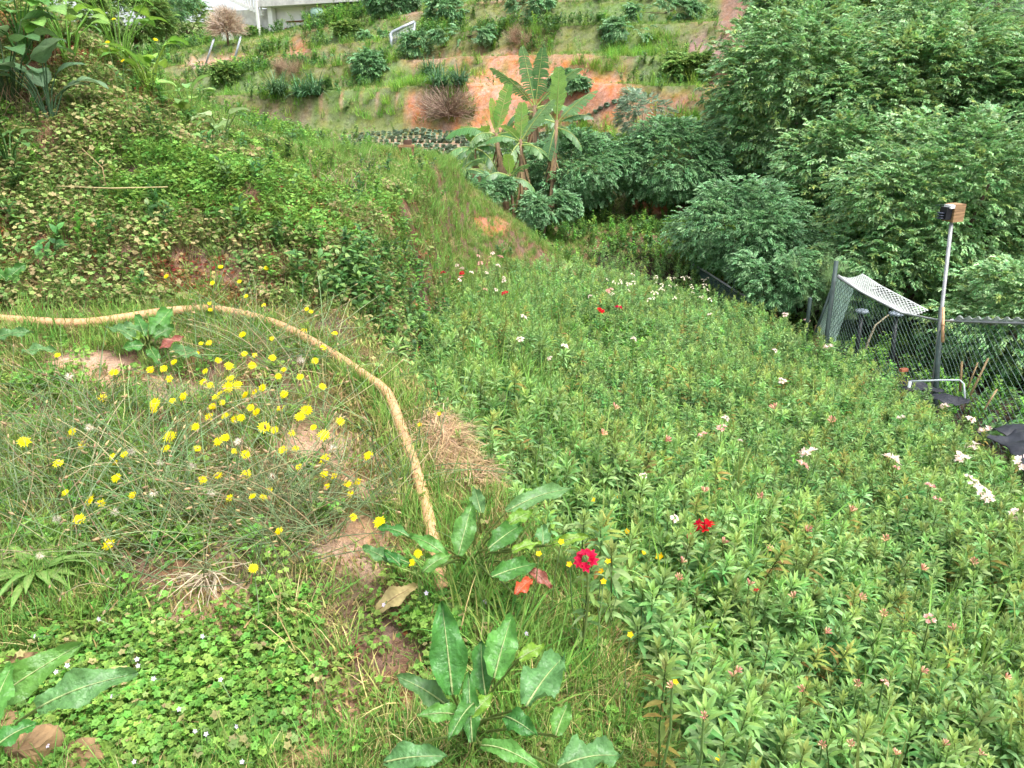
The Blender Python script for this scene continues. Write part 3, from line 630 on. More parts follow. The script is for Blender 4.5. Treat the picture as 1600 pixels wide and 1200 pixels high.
tree("shrub", "wide dark shrub right beside the banana stems", "shrub", 905, 268, 19.5, 92, 58, 2000, PR_SHRUB, grp, sub=28, seed=12, trunk=.06, scl=(.7, 1.05))
tree("shrub", "round dark shrub between banana plants and big round tree", "shrub", 1050, 258, 19.5, 88, 68, 2000, PR_SHRUB, grp, sub=28, seed=13, trunk=.06, scl=(.7, 1.05))
tree("shrub", "shrub filling the gap left of the big round tree", "shrub", 1130, 300, 20, 55, 45, 800, PR_SHRUB, grp, sub=16, seed=17, trunk=.05, scl=(.7, 1.05))
tree("grey_shrub", "thin grey leaved shrub above the dark shrubs", "shrub", 1005, 178, 22, 45, 34, 330, PR_GREY, None, sub=16, sr=(.2, .4), seed=14, trunk=.04, scl=(.7, 1.0), fill=.02)
tree("shrub", "low green shrub at the feet of the left banana plants", "shrub", 748, 300, 17.2, 62, 24, 900, PR_SHRUB, "bluish green shrubs in the hollow", sub=16, seed=70, trunk=.03, scl=(.6, .9))
tree("shrub", "small green shrub before the right banana stems", "shrub", 848, 326, 17.0, 60, 24, 900, PR_SHRUB, "bluish green shrubs in the hollow", sub=16, seed=71, trunk=.03, scl=(.6, .9))
grp = "trees along the top of the far hillside"
tree("olive_green_tree", "rounded olive green tree left of the dry pompom bush", "tree", 290, 38, None, 44, 42, 1300, PR_FAR, grp, sub=22, seed=20, trunk=.14, scl=(1.2, 1.9))
tree("olive_green_tree", "dim tree behind the tall weeds at top left", "tree", 205, 30, 48, 60, 42, 1300, PR_FAR, grp, sub=22, seed=21, trunk=.14, scl=(1.3, 2.0))
tree("olive_green_tree", "dark tree standing left of the white stairs", "tree", 250, 0, 58, 75, 32, 1300, PR_SHRUB, grp, sub=22, seed=22, trunk=.14, scl=(1.4, 2.2))
tree("olive_green_tree", "dark leafy tree hiding the right end of the house", "tree", 612, 2, None, 44, 30, 1300, PR_SHRUB, grp, sub=22, seed=23, trunk=.14, scl=(1.1, 1.8))
tree("olive_green_tree", "dim tree behind the corner weeds at top left", "tree", 95, 12, 42, 95, 42, 1300, PR_FAR, grp, sub=22, seed=24, trunk=.14, scl=(1.2, 1.9))
grp = "bushes on the hillside terraces"
for k, (cx, cy, t, rx, ry, pr, lb) in enumerate([
        (575, 108, 36, 24, 26, PR_SHRUB, "leafy creeper mound hanging over the upper terrace edge"),
        (655, 70, 40, 30, 22, PR_SHRUB, "leafy bush below the bent pipe frame"),
        (730, 55, 38, 70, 18, PR_SHRUB, "wide bush on the slope right of the pipe frame"),
        (817, 62, 36, 26, 22, PR_TWIG, "purplish dark twiggy bush on the slope above the banana leaves"),
        (455, 112, 40, 34, 14, PR_TWIG, "brown half dead bush on the terrace below the two leaning poles"),
        (355, 118, 36, 18, 16, PR_FAR, "small dark bush below the leaning poles"),
        (1080, 105, 33, 34, 26, PR_FAR, "bright green bush at the foot of the brown track"),
        (985, 48, 40, 70, 16, PR_SHRUB, "scrubby bush on the slope left of the brown track"),
        (1040, 18, 44, 80, 18, PR_SHRUB, "bush at the top edge left of the brown track"),
        (830, 10, 46, 44, 18, PR_SHRUB, "leafy bush at the very top edge of the slope"),
        (700, 15, 46, 40, 22, PR_SHRUB, "leafy mound right of the small path at the top"),
        (890, 130, 30, 30, 14, PR_SHRUB, "dark bush on the lip of the orange cut"),
        (1140, 165, 27, 26, 18, PR_SHRUB, "bush between orange cut and the big round tree"),
        (395, 52, 47, 16, 8, PR_FAR, "hedge below the white stairs of the house"),
        (545, 46, 45, 22, 9, PR_FAR, "low bush in front of the house wall"),
        (588, 58, 44, 26, 9, PR_SHRUB, "flat bush left of the pipe frame")]):
    tree("hillside_bush", lb, "bush", cx, cy, None, rx*.85, ry*.7, 360 if pr is not PR_TWIG else 70, pr, grp, sub=12, sr=(.3, .5), seed=40+k, trunk=.04, scl=(.8, 1.5), fill=.05, fine=.8)

# strap leaved clumps, dry bushes, cabbage rows
def strap(n, L, W, cols):
    b = PB()
    for _ in range(n): b.blade((R.random(3)-.5)*[.3, .3, 0], rdir(25, 85), L*(.6+.6*R.random()), W, jit(cols[R.integers(len(cols))], .25), n=4, droop=1.6)
    return b.mesh("strap_leaves", M_GLOSS)
ST = strap(110, .75, .045, [lin(70, 108, 72), lin(86, 126, 84)])
for k, (cx, cy, s, lb) in enumerate([(434, 152, 1.0, "left strap leaved clump on the middle terrace edge"), (472, 156, .9, "middle one of three strap leaved clumps on the terrace edge"), (494, 158, 1.0, "right strap leaved clump on the middle terrace edge"),
        (686, 140, 1.0, "strap leaved clump above the brown brush heap, left one"), (718, 142, .9, "strap leaved clump above the brown brush heap, right one"), (672, 118, .8, "small strap leaved clump on the upper terrace edge")]):
    P, t = hit(cx, cy); root = thing("strap_leaved_clump", lb, "clump", P, (0, 0, k*1.3), s*t/21, "strap leaved clumps on the terraces"); obj("leaves", ST, root, kind="stuff")
def twigball(n, L, cols, el, r0=.002, up=0.):
    b = PB()
    for _ in range(n):
        d = rdir(*el); pts = [np.zeros(3)+np.array([0, 0, up])]; l = L*(.8+.3*R.random())
        for i in range(4): d = d+(R.random(3)-.5)*.35; d /= np.linalg.norm(d); pts.append(pts[-1]+d*l/4)
        b.tube(pts, [r0*2, r0*1.8, r0*1.6, r0*1.2, r0*.7], jit(cols[R.integers(len(cols))], .3), n=3, cap=False)
        for j in range(3):
            d2 = d+(R.random(3)-.5)*1.4; b.tube([pts[2+j % 3], pts[2+j % 3]+d2/np.linalg.norm(d2)*l*.3], [r0*1.2, r0*.5], jit(cols[R.integers(len(cols))], .3), n=3, cap=False)
    return b.mesh("twigs", M_DRY)
P, t = hit(357, 72); rt = thing("dry_pompom_bush", "round dry beige bush in front of the white stairs", "bush", P+[0, 0, .1]); obj("twigs", twigball(900, .95, [lin(190, 170, 150), lin(160, 136, 116), lin(205, 190, 170)], (-20, 90), .007, .75), rt, kind="stuff")
b = PB(); b.tube([(0, 0, -.2), (0, 0, .8)], .06, lin(110, 90, 70), n=6); obj("stem", b.mesh("stem", M_BARK), rt)
P, t = hit(703, 188); rt = thing("brush_heap", "brown heap of dead brush left of the orange cut", "brush heap", P); obj("twigs", twigball(420, 1.05, [lin(160, 134, 118), lin(130, 106, 92), lin(182, 160, 142)], (0, 55), .006), rt, kind="stuff")
b = PB()
for _ in range(14): b.disc(np.array([0, 0, .08])+(R.random(3)-.5)*.16, rdir(20, 90), .12, jit([lin(120, 142, 118), lin(140, 158, 136), lin(98, 122, 92)][R.integers(3)], .2), lobes=4, cut=.85, cup=.35)
PR_CAB = [proto("cabbage_0", b.mesh("cabbage_head", M_FOL))]
cp = []
for r_ in range(7):
    for k in range(46):
        a, b_ = np.array([-6.3+.1*r_, 25.6+r_*.62]), np.array([2.2+.3*r_, 23.2+r_*.62]); q_ = a+(b_-a)*(k+.3*R.random())/46
        cp.append((q_[0], q_[1], zt1(*q_)+.02))
for k in range(70):
    q_ = np.array([1.0, 26.8])+(np.array([9.0, 23.9])-np.array([1.0, 26.8]))*k/70+(R.random(2)-.5)*.25; cp.append((q_[0], q_[1], zt1(*q_)+.02))
cp = np.array(cp); tag(scatter("cabbage_rows", PR_CAB, cp, np.c_[np.zeros((len(cp), 2)), R.random(len(cp))*6], .42+.3*R.random(len(cp)), np.zeros(len(cp), int)), "rows of small grey green vegetables on the lowest terrace", "vegetables", kind="stuff")
# vivid grass tufts on terrace lips
x, y, z = cloud(60000, 17, 60, .9, 40); p, q, d, e = regions(x, y, z)
lipz = np.maximum.reduce([np.exp(-((hill_s(x, y)-s1+.15)/.32)**2) for s1 in LIPS])*smooth(-.25, .15, fbm(x*.2+11, y*.2, 3))*.35*(1-bare_weight(p, q))
vz = np.maximum.reduce([lipz, blob(p, q, 915, 200, 60, 14), blob(p, q, 940, 104, 40, 12), blob(p, q, 1080, 190, 70, 12)*.8, blob(p, q, 620, 128, 70, 8)*.6, blob(p, q, 560, 180, 110, 12)*.5, blob(p, q, 1010, 70, 70, 20)*.4, blob(p, q, 700, 118, 80, 6)*.6])
gm = bpy.data.objects.new("vivid_0", grass_proto(26, .34, .014, [lin(120, 170, 62), lin(104, 156, 58), lin(140, 180, 80)], .2, .8, M_FOL))
put("vivid_grass", [gm], x, y, z, (y > 19) & (R.random(len(x)) < vz*.9), np.zeros(len(x), int), 1.0+.6*R.random(len(x)), tilt=.2, label="vivid green grass tufts on the terrace lips", cat="grass")

# ------------------------------------------------------------------ banana plants
M_BAN = foliage_mat("banana_leaf", .38, .38, hue=.01, val=.25, spec=.5)
M_BSTEM = plain_mat("banana_stem", lin(120, 98, 72), .75, noise=.5, nscale=9, bump=.4, stretch=(3, 3, .6))
def banana_leaf(root, A, d, L, W, droop, rg, fresh=False, tear=.85):
    L = L*1.15
    n = 26; pts = [np.array(A, float)]; d = np.array(d, float); d /= np.linalg.norm(d); ds = [d.copy()]
    for i in range(n):
        pts.append(pts[-1]+d*L/n); d = d+np.array([0, 0, -droop/n*(.4+1.4*i/n)]); d /= np.linalg.norm(d); ds.append(d.copy())
    W = W*1.3; b = PB(); base = np.array([lin(136, 176, 74), lin(118, 160, 74)][rg.integers(2)] if fresh else [lin(88, 132, 72), lin(108, 146, 90), lin(76, 116, 64)][rg.integers(3)])
    side0 = np.cross(ds[0], [0, 0, 1.0]); side0 = side0/np.linalg.norm(side0) if np.linalg.norm(side0) > .1 else np.array([1.0, 0, 0])
    if abs(ds[0][2]) > .62:
        yw = (rg.random()-.5)*1.0; side0 = np.array([math.cos(yw), math.sin(yw), 0])
    for s in (-1, 1):
        dz = rg.random()*.3
        for i in range(4, n):
            t = (i-4)/(n-4); w = W*.5*min(1, .35+3*t)*(1-t**4)**.6*(.85+.25*rg.random()); w2 = w*(.97)
            if rg.random() < tear*.45: dz = (rg.random()-.3)*.9
            up = np.cross(side0*s, ds[i])*s
            f = (.25 if fresh else (-.15-dz*.4 if abs(ds[0][2]) > .62 else -.55-dz*.5))
            v = side0*s*math.cos(f)+np.array([0, 0, 1.0])*math.sin(f); back = ds[i]*.25
            gap = .04+.22*rg.random()**2 if rg.random() < tear else 0
            p0, p1 = pts[i], pts[i]+(pts[i+1]-pts[i])*(1-gap)
            c = base*(.88+.24*rg.random())
            dr = np.array([0, 0, -.16*w])*(0 if fresh else 1)
            b.add([p0, p1, p1+(v+back)*w*.55, p0+(v+back)*w*.55, p1+(v+back)*w2+dr, p0+(v+back)*w+dr], [(0, 1, 2, 3), (3, 2, 4, 5)], c)
    o = obj("leaf", b.mesh("banana_leaf", M_BAN), root)
    r = PB(); r.tube(pts, [max(.004, .022*(1-i/(n+2))) for i in range(n+1)], lin(170, 186, 110), n=5); obj("midrib", r.mesh("midrib", M_BAN), o)
def banana(label, bx, by, tx, ty, t, leaves, r=.09, seed=0, skirt=True):
    rg = np.random.default_rng(seed+700); A = pt(bx, by, t); A[2] = min(A[2], zt1(A[0], A[1])+.0); T = pt(tx, ty, t)
    root = thing("banana_plant", label, "banana plant", A, group="banana plants in the hollow"); T = T-A
    b = PB(); b.tube([(0, 0, -.1), T*.35+np.array([.03, 0, 0]), T*.75, T], [r, r*.85, r*.7, r*.5], (1, 1, 1), n=9); obj("stem", b.mesh("stem", M_BSTEM), root)
    for (ddx, ddz, ddy, L, W, droop, fresh) in leaves: banana_leaf(root, T-np.array([0, 0, .06]), (ddx, ddy, ddz), L, W, droop, rg, fresh)
    for _ in range(3 if skirt else 1):
        a = rg.random()*6.28; banana_leaf(root, T*.93, (math.cos(a), math.sin(a), -.1+.4*rg.random()), .55+.45*rg.random(), .26, 1.5, rg)
    if skirt:
        b = PB()
        for _ in range(26):
            a = rg.random()*6.28; p = T*(.45+.4*rg.random())+np.array([math.cos(a), math.sin(a), 0])*r*.7
            b.blade(p, (math.cos(a)*.4, math.sin(a)*.4, -1), .45+.4*rg.random(), .07, jit(lin(142, 116, 88), .3, rg), n=3, droop=.5)
        obj("dry_skirt", b.mesh("dry_skirt", M_DRY), root)
banana("banana plant on the left with one leaf arching far left", 793, 318, 775, 208, 18.6, [(-.9, .45, .1, 1.15, .34, 1.3, 0), (.25, 1, 0, 1.05, .30, .15, 1), (-.12, 1, .1, .75, .16, .1, 1), (-.6, .3, -.5, .8, .3, 1.6, 0), (.7, .3, -.4, .8, .3, 1.5, 0), (.5, .1, .6, .7, .3, 1.6, 0)], seed=1)
banana("tallest banana plant at the back with steep leaves", 832, 300, 836, 165, 20.5, [(-.75, .9, .1, 1.35, .34, .55, 0), (-.22, 1, 0, 1.35, .36, .1, 0), (.12, 1, 0, 1.3, .38, .1, 0), (.75, .85, 0, 1.35, .3, .5, 0), (.9, .25, .2, 1.1, .34, 1.0, 0), (-.6, -.1, .3, 1.0, .34, 1.2, 0), (.35, 0, -.5, 1.0, .36, 1.4, 0)], r=.12, seed=2)
banana("banana plant on the right with a broad upright pale leaf", 858, 300, 870, 188, 18.2, [(.02, 1, 0, 1.05, .34, .05, 1), (.75, .8, 0, 1.0, .30, .45, 0), (.85, .45, .1, .8, .24, .9, 0), (-.85, .3, -.2, .9, .3, 1.2, 0), (-.2, -.6, -.3, .8, .3, .6, 0)], seed=3)
banana("middle banana plant with a yellow green upright leaf in front", 822, 322, 813, 218, 17.8, [(.05, 1, 0, .75, .28, .05, 1), (.55, .85, .1, 1.05, .3, .4, 0), (-.85, .45, 0, .75, .24, 1.3, 0), (-.3, -.2, -.5, .7, .3, 1.2, 0), (.6, .0, -.3, .6, .25, 1.4, 0), (-.5, .6, -.4, .6, .22, .5, 1)], seed=4)
banana("small banana sucker at the foot of the left plants", 803, 325, 797, 272, 17.2, [(-.1, 1, 0, .42, .24, .1, 1), (-.7, .4, -.3, .55, .24, 1.3, 0), (.5, .6, -.2, .45, .22, .8, 0)], r=.04, seed=5, skirt=False)
banana("banana clump at far left with drooping leaves over the bank", 745, 288, 742, 228, 18.8, [(-.3, .9, 0, .5, .28, .9, 1), (.4, .9, -.2, .55, .26, .6, 1), (-.7, .2, -.3, .75, .3, 1.5, 0), (.5, -.1, -.5, .8, .3, 1.3, 0), (-.2, -.1, -.6, .7, .28, 1.2, 0), (.8, .3, .1, .6, .3, 1.2, 0)], r=.05, seed=6)
banana("low banana sucker with blue green leaves on the bank crest", 728, 285, 722, 262, 18.0, [(-.5, .7, -.2, .45, .26, 1.0, 0), (.6, .6, -.2, .55, .24, .8, 0), (.2, .3, -.8, .45, .26, 1.2, 0), (.9, .15, 0, .5, .22, 1.0, 0)], r=.04, seed=7, skirt=False)

# taro, papyrus
def broadplant(name, label, cat, P, leaves, h, L, W, cols, seed, mat=None, group=None, shape='ovate', elev=(10, 65)):
    rg = np.random.default_rng(seed+900); root = thing(name, label, cat, P, group=group)
    b = PB(); tops = []
    for i in range(leaves):
        d = rdir(*elev, rg); tip = np.array([d[0]*h*.5, d[1]*h*.5, h*(.35+.65*rg.random())]); b.tube([np.zeros(3)-[0, 0, .05], tip*.5+np.array([0, 0, h*.12]), tip], [.008, .006, .004], np.array(cols[0])*.8, n=4, cap=False); tops.append((tip, d))
    obj("stem", b.mesh("stems", M_FOL), root)
    for tip, d in tops:
        b = PB(); c = jit(cols[rg.integers(len(cols))], .18, rg)
        b.leaf(tip, d*np.array([1, 1, .35]), L*(.65+.6*rg.random()), W*(.7+.5*rg.random()), c, n=6, droop=.9, fold=.12, shape=shape, wave=.05, rng=rg, rib=np.array(c)*1.25, twist=(rg.random()-.5)*.7)
        obj("leaf", b.mesh("broad_leaf", mat or M_BROAD), root)
    return root
P, t = hit(1085, 392); broadplant("taro_plant", "taro plant with big pale arrow shaped leaves at the far end of the bed", "plant", P, 7, .75, .5, .34, [lin(132, 176, 120), lin(150, 190, 134)], 1)
P, t = hit(1235, 505); broadplant("taro_plant", "low broad leaved plant beside the leaning mesh panel", "plant", P, 6, .4, .35, .22, [lin(120, 168, 92)], 2)
def papyrus(label, P, n, h, seed):
    rg = np.random.default_rng(seed+50); root = thing("papyrus", label, "papyrus", P, group="papyrus tufts before the trees")
    b = PB(); c = PB()
    for i in range(n):
        d = rdir(62, 88, rg); tip = d*h*(.65+.4*rg.random()); b.tube([(rg.random(3)-.5)*[.3, .3, 0], tip], [.008, .005], lin(104, 134, 84), n=4, cap=False)
        for _ in range(46): c.blade(tip, rdir(-10, 80, rg), .30+.14*rg.random(), .006, jit(lin(128, 158, 110), .2, rg), n=3, droop=.9)
    obj("stems", b.mesh("stems", M_FOL), root, kind="stuff"); obj("umbels", c.mesh("umbels", M_FOL), root, kind="stuff")
for (cx, cy, t, n, h, lb) in [(1300, 470, 13.0, 16, 1.5, "feathery papyrus tuft beside the top of the leaning post"), (1262, 480, 13.4, 10, 1.1, "lower feathery papyrus tuft left of the leaning post")]:
    A = pt(cx, cy, t); A[2] = zt1(A[0], A[1]); papyrus(lb, A, n, h+max(0, 0), cx)

# ------------------------------------------------------------------ house on the far hill
M_WHITE = plain_mat("white_render", lin(236, 234, 228), .8, noise=.05, nscale=2, bump=.1)
M_GREYC = plain_mat("weathered_concrete", lin(206, 203, 196), .85, noise=.2, nscale=3)
M_RUST = plain_mat("rusty_pipe", lin(120, 74, 56), .7)
T0 = hit(427, 50)[1]; H0 = pt(427, 50, T0); u_ = T0/1200
H0[2] = zt1(H0[0], H0[1])-.1; top_off = pt(427, 13, T0)[2]-H0[2]
house = thing("white_house", "white hillside house with balcony and baluster stairs at the top edge", "house", H0, (0, 0, math.radians(-24)))
def part(name, boxes, mat, parent=house):
    b = PB()
    for cc, hh in boxes: b.box(cc, hh, (1, 1, 1))
    return obj(name, b.mesh(name, mat, False), parent)
hh = top_off
part("lower_wall", [((5.2, .45, hh/2-.4), (5.2, .12, hh/2+.4)), ((0.35, 3.4, hh/2-.4), (.12, 2.1, hh/2+.4))], M_WHITE)
part("balcony_slab", [((4.8, .7, hh+.17), (5.4, 1.3, .17))], M_GREYC)
part("column", [((0.0, 0, hh/2-.5), (.16, .16, hh/2+.5))], M_WHITE)
part("column", [((4.6, 0, hh/2-.5), (.14, .14, hh/2+.5))], M_WHITE)
part("upper_wall", [((5.2, 1.75, hh+1.75), (5.0, .12, 1.4)), ((0.33, 3.8, hh+1.75), (.12, 1.9, 1.4))], M_WHITE)
part("roof", [((5.0, 3.2, hh+3.3), (5.8, 3.6, .14))], M_RUST)
for k in range(3):
    w = part("window", [((2+2.6*k, 1.60, hh+1.5), (.5, .035, .6))], plain_mat("window_glass_%d" % k, lin(60, 70, 76), .1, noise=.1))
    part("window_frame", [((2+2.6*k+s*.54, 1.58, hh+1.5), (.04, .05, .64)) for s in (-1, 1)]+[((2+2.6*k, 1.58, hh+1.5+s*.62), (.5, .05, .03)) for s in (-1, 1)], M_WHITE, w)
part("waste_pipe", [((3.8, .29, hh*.45), (3.0, .04, .04)), ((1.0, .30, hh*.2), (.35, .03, .03))], M_RUST)
for k in range(24): part("baluster", [((-.45+k*.24, -.48, hh+.72), (.035, .035, .36))], M_WHITE)
part("balcony_rail", [((2.6, -.48, hh+1.12), (3.2, .07, .05))], M_WHITE)
part("drain_pole", [((-.55, -.62, hh*.5+.2), (.07, .07, hh*.5+1.2))], M_WHITE)
for k in range(15):                                       # stairs falling towards the balcony corner
    x_ = -3.6+k*.215; z_ = hh+1.30-k*.088
    part("stair_baluster", [((x_, -.2, z_), (.04, .04, .36))], M_WHITE)
b = PB()
for dz, hz_ in ((.42, .06), (-.42, .10)):
    for k in range(14):
        xa, za = -3.7+k*.23, hh+1.34-k*.094+dz; b.box((xa+.115, -.2, za-.047), (.125, .08, hz_), (1, 1, 1))
obj("stair_stringer", b.mesh("stair", M_WHITE, False), house)
part("stair_pier", [((-3.55, -.1, hh*.3-.2), (.26, .26, hh*.3+.6))], M_WHITE)
part("stair_wall", [((-1.6, .35, hh*.35), (1.7, .12, hh*.35+.4))], M_GREYC)
P, t = hit(497, 42); rt = thing("green_drum", "pale green drum beside the house wall", "drum", P+[0, 0, .05]); b = PB(); b.tube([(0, 0, 0), (0, 0, .25), (0, 0, .3), (0, 0, .75), (0, 0, .8)], [.33, .33, .35, .35, .3], (1, 1, 1), n=16); obj("barrel", b.mesh("barrel", plain_mat("green_plastic", lin(120, 150, 130), .5)), rt)
b = PB(); b.tube([(0, 0, .8), (0, 0, .86)], [.31, .29], (1, 1, 1), n=16); obj("lid", b.mesh("lid", plain_mat("green_lid", lin(96, 128, 108), .5)), rt)

# metal poles and frames on the hill
M_GALV = plain_mat("galvanised_steel", lin(165, 172, 176), .45, metal=.6, noise=.15, nscale=8)
for (a, b_, lb) in [((334, 62), (317, 105), "leaning grey metal pole below the pompom bush, left one"), ((376, 58), (361, 105), "leaning grey metal pole below the pompom bush, right one")]:
    B_, t = hit(*b_); A_ = pt(a[0], a[1], t-.6); bb = PB(); bb.tube([B_-[0, 0, .2], A_], .05, (1, 1, 1), n=8); bb.tube([A_, A_+[0, 0, .03]], [.06, .06], (1, 1, 1), n=8)
    tag(obj("leaning_pole", bb.mesh("pole", M_GALV)), lb, "pole", "leaning metal poles")
B_, t = hit(612, 78); q1 = [B_-[0, 0, .1]]+[pt(a, c_, t) for a, c_ in ((611, 60), (610, 54), (613, 50), (630, 42), (648, 34))]
rt = thing("mesh_hurdle", "bent galvanised pipe frame with wire mesh standing on the slope", "frame", B_)
bb = PB(); bb.tube([p-B_ for p in q1], .07, (1, 1, 1), n=8); obj("pipe", bb.mesh("pipe", M_GALV), rt)
bb = PB(); bb.tube([pt(648, 34, t)-B_, pt(645, 64, t)-B_-[0, 0, .2]], .05, (1, 1, 1), n=6); obj("post", bb.mesh("post", M_GALV), rt)
bb = PB()
for k in range(16):
    f = k/15; a_ = pt(611+37*f, 51-17*f, t); c_ = pt(611+34*f, 77-12*f, t); bb.tube([a_-B_, c_-B_], .012, (1, 1, 1), n=3)
for k in range(8):
    f = k/7; bb.tube([pt(611, 52+24*f, t)-B_, pt(646, 36+28*f, t)-B_], .012, (1, 1, 1), n=3)
obj("wire_mesh", bb.mesh("wire_mesh", M_GALV), rt, kind="stuff")
M_WOOD = plain_mat("weathered_wood", lin(150, 118, 84), .8, noise=.35, nscale=6, bump=.4, stretch=(1, 1, 8))
P, t = hit(636, 250); rt = thing("wooden_stand", "small wooden stand on the crest of the bank below the terraces", "stand", P)
def kid(name, cc, hh_, mat, root, rot=None):
    b = PB(); b.box(cc, hh_, (1, 1, 1), rot); return obj(name, b.mesh(name, mat, False), root)
s_ = t/20
kid("top", (0, 0, .34*s_), (.20*s_, .15*s_, .03*s_), M_WOOD, rt); kid("box", (.02, 0, .43*s_), (.10*s_, .09*s_, .055*s_), plain_mat("dark_wood", lin(92, 70, 56), .8), rt)
for sx in (-1, 1):
    for sy in (-1, 1): kid("leg", (sx*.16*s_, sy*.11*s_, .13*s_), (.02*s_, .02*s_, .18*s_), M_WOOD, rt)

# ------------------------------------------------------------------ wire enclosure at the right of the bed
M_POST = plain_mat("green_painted_post", lin(58, 74, 70), .6, noise=.3, nscale=15)
M_WIRE = plain_mat("green_coated_wire", lin(70, 92, 84), .5, noise=.2)
M_WHITEWIRE = plain_mat("pale_mesh", lin(205, 210, 205), .6, noise=.15)
M_ALU = plain_mat("grey_pole", lin(150, 152, 152), .5, metal=.3, noise=.15, nscale=10)
def net(surf, nu, nv, rad, mat, name, root, seg=8, rect=False):
    """crossing wires laid on a surface given as a function of (u, v) in 0..1"""
    b = PB()
    def run(f0, f1):
        pts = []
        for i in range(seg+1):
            s = i/seg; uu, vv = f0[0]+(f1[0]-f0[0])*s, f0[1]+(f1[1]-f0[1])*s; pts.append(surf(uu, vv))
        b.tube(pts, rad, (1, 1, 1), n=3, cap=False)
    asp = nv/nu
    for k in range(-nv, nu+1):
        for sgn in (1, -1):
            u0 = k/nu; u1 = u0+asp
            lo, hi = max(0, u0), min(1, u1)
            if hi <= lo: continue
            v0, v1 = (lo-u0)/asp, (hi-u0)/asp
            run((lo, v0 if sgn > 0 else 1-v0), (hi, v1 if sgn > 0 else 1-v1))
    return obj(name, b.mesh(name, mat, False), root, kind="stuff")
def at(px_, py_, t): return pt(px_, py_, t)
tops = [(1308, 432, 11.4), (1345, 456, 10.9), (1408, 489, 10.1), (1470, 501, 9.4), (1540, 504, 8.7), (1640, 506, 7.9)]
TP = [at(*a) for a in tops]
fen = thing("wire_fence", "green chain link fence along the right side of the flower bed", "fence", (TP[3][0], TP[3][1], zt1(TP[3][0], TP[3][1])))
FO = np.array(fen.location)
def top_at(u):
    k = u*(len(TP)-1); i = min(len(TP)-2, int(k)); return TP[i]+(TP[i+1]-TP[i])*(k-i)
def fsurf(u, v):
    q_ = top_at(u); g_ = zt1(q_[0], q_[1]); z_ = g_+(q_[2]-g_)*v; bow = .05*math.sin(v*math.pi)*math.sin(u*17)
    return np.array([q_[0], q_[1]+bow, z_])-FO
net(fsurf, 46, 15, .0034, M_WIRE, "wire_mesh", fen, seg=5)
b = PB(); b.tube([q_-FO for q_ in TP], .014, (1, 1, 1), n=6); obj("top_rail", b.mesh("top_rail", M_ALU), fen)
def post(px0, py0, px1, py1, t, r, name, root, mat, org):
    A, B = at(px0, py0, t), at(px1, py1, t); d = B-A; g_ = zt1(B[0], B[1]); k = (A[2]-g_+.2)/(A[2]-B[2]); b = PB(); b.tube([A-org, A+d*k-org], r, (1, 1, 1), n=8); return obj(name, b.mesh(name, mat), root)
post(1307, 408, 1291, 530, 11.5, .035, "post", fen, M_POST, FO)
post(1471, 480, 1463, 600, 9.4, .032, "post", fen, M_POST, FO)
# curled white edge strip on top of the fence to the right
def esurf(u, v): q_ = TP[3]+(TP[5]-TP[3])*(.15+.85*u); return q_+np.array([0, .16*(v-.3), .05*math.cos(v*4)+.016*math.sin(u*60)+.01])-FO
net(esurf, 70, 5, .008, M_WHITEWIRE, "curled_edge", fen, seg=3)
# mesh roof sagging behind the fence
roof = thing("mesh_canopy", "pale wire mesh roof sagging over the corner of the fence", "mesh roof", (TP[1][0], TP[1][1], zt1(TP[1][0], TP[1][1]))); RO = np.array(roof.location)
Rf = [at(1310, 430, 11.4), at(1345, 455, 10.9), at(1410, 489, 10.1)]; Rb = [at(1347, 428, 12.2), at(1375, 446, 11.8), at(1450, 485, 11.0)]
def rsurf(u, v):
    k = u*2; i = min(1, int(k)); a = Rf[i]+(Rf[i+1]-Rf[i])*(k-i); c_ = Rb[i]+(Rb[i+1]-Rb[i])*(k-i); return a+(c_-a)*v+np.array([0, 0, -.05*math.sin(v*math.pi)])-RO
net(rsurf, 22, 9, .0042, M_WHITEWIRE, "roof_mesh", roof, seg=4)
b = PB(); b.tube([rsurf(u, 0) for u in np.linspace(0, 1, 9)], .012, (1, 1, 1), n=5); b.tube([rsurf(u, 1) for u in np.linspace(0, 1, 9)], .010, (1, 1, 1), n=5); obj("edge_wire", b.mesh("edge_wire", M_WHITEWIRE), roof)
pan = thing("leaning_mesh_panel", "mesh panel leaning against the end post of the fence", "mesh panel", at(1290, 520, 11.6)); PO = np.array(pan.location)
c4 = [at(1272, 525, 11.6), at(1306, 434, 11.5), at(1334, 452, 12.0), at(1305, 535, 12.0)]
def psurf(u, v): return (c4[0]*(1-v)+c4[1]*v)*(1-u)+(c4[3]*(1-v)+c4[2]*v)*u-PO
net(psurf, 14, 26, .005, plain_mat("grey_green_mesh", lin(150, 176, 164), .6), "panel_mesh", pan, seg=3)
b = PB(); b.tube([c4[0]-PO, c4[1]-PO], .02, (1, 1, 1), n=6); obj("panel_bar", b.mesh("bar", M_POST), pan)
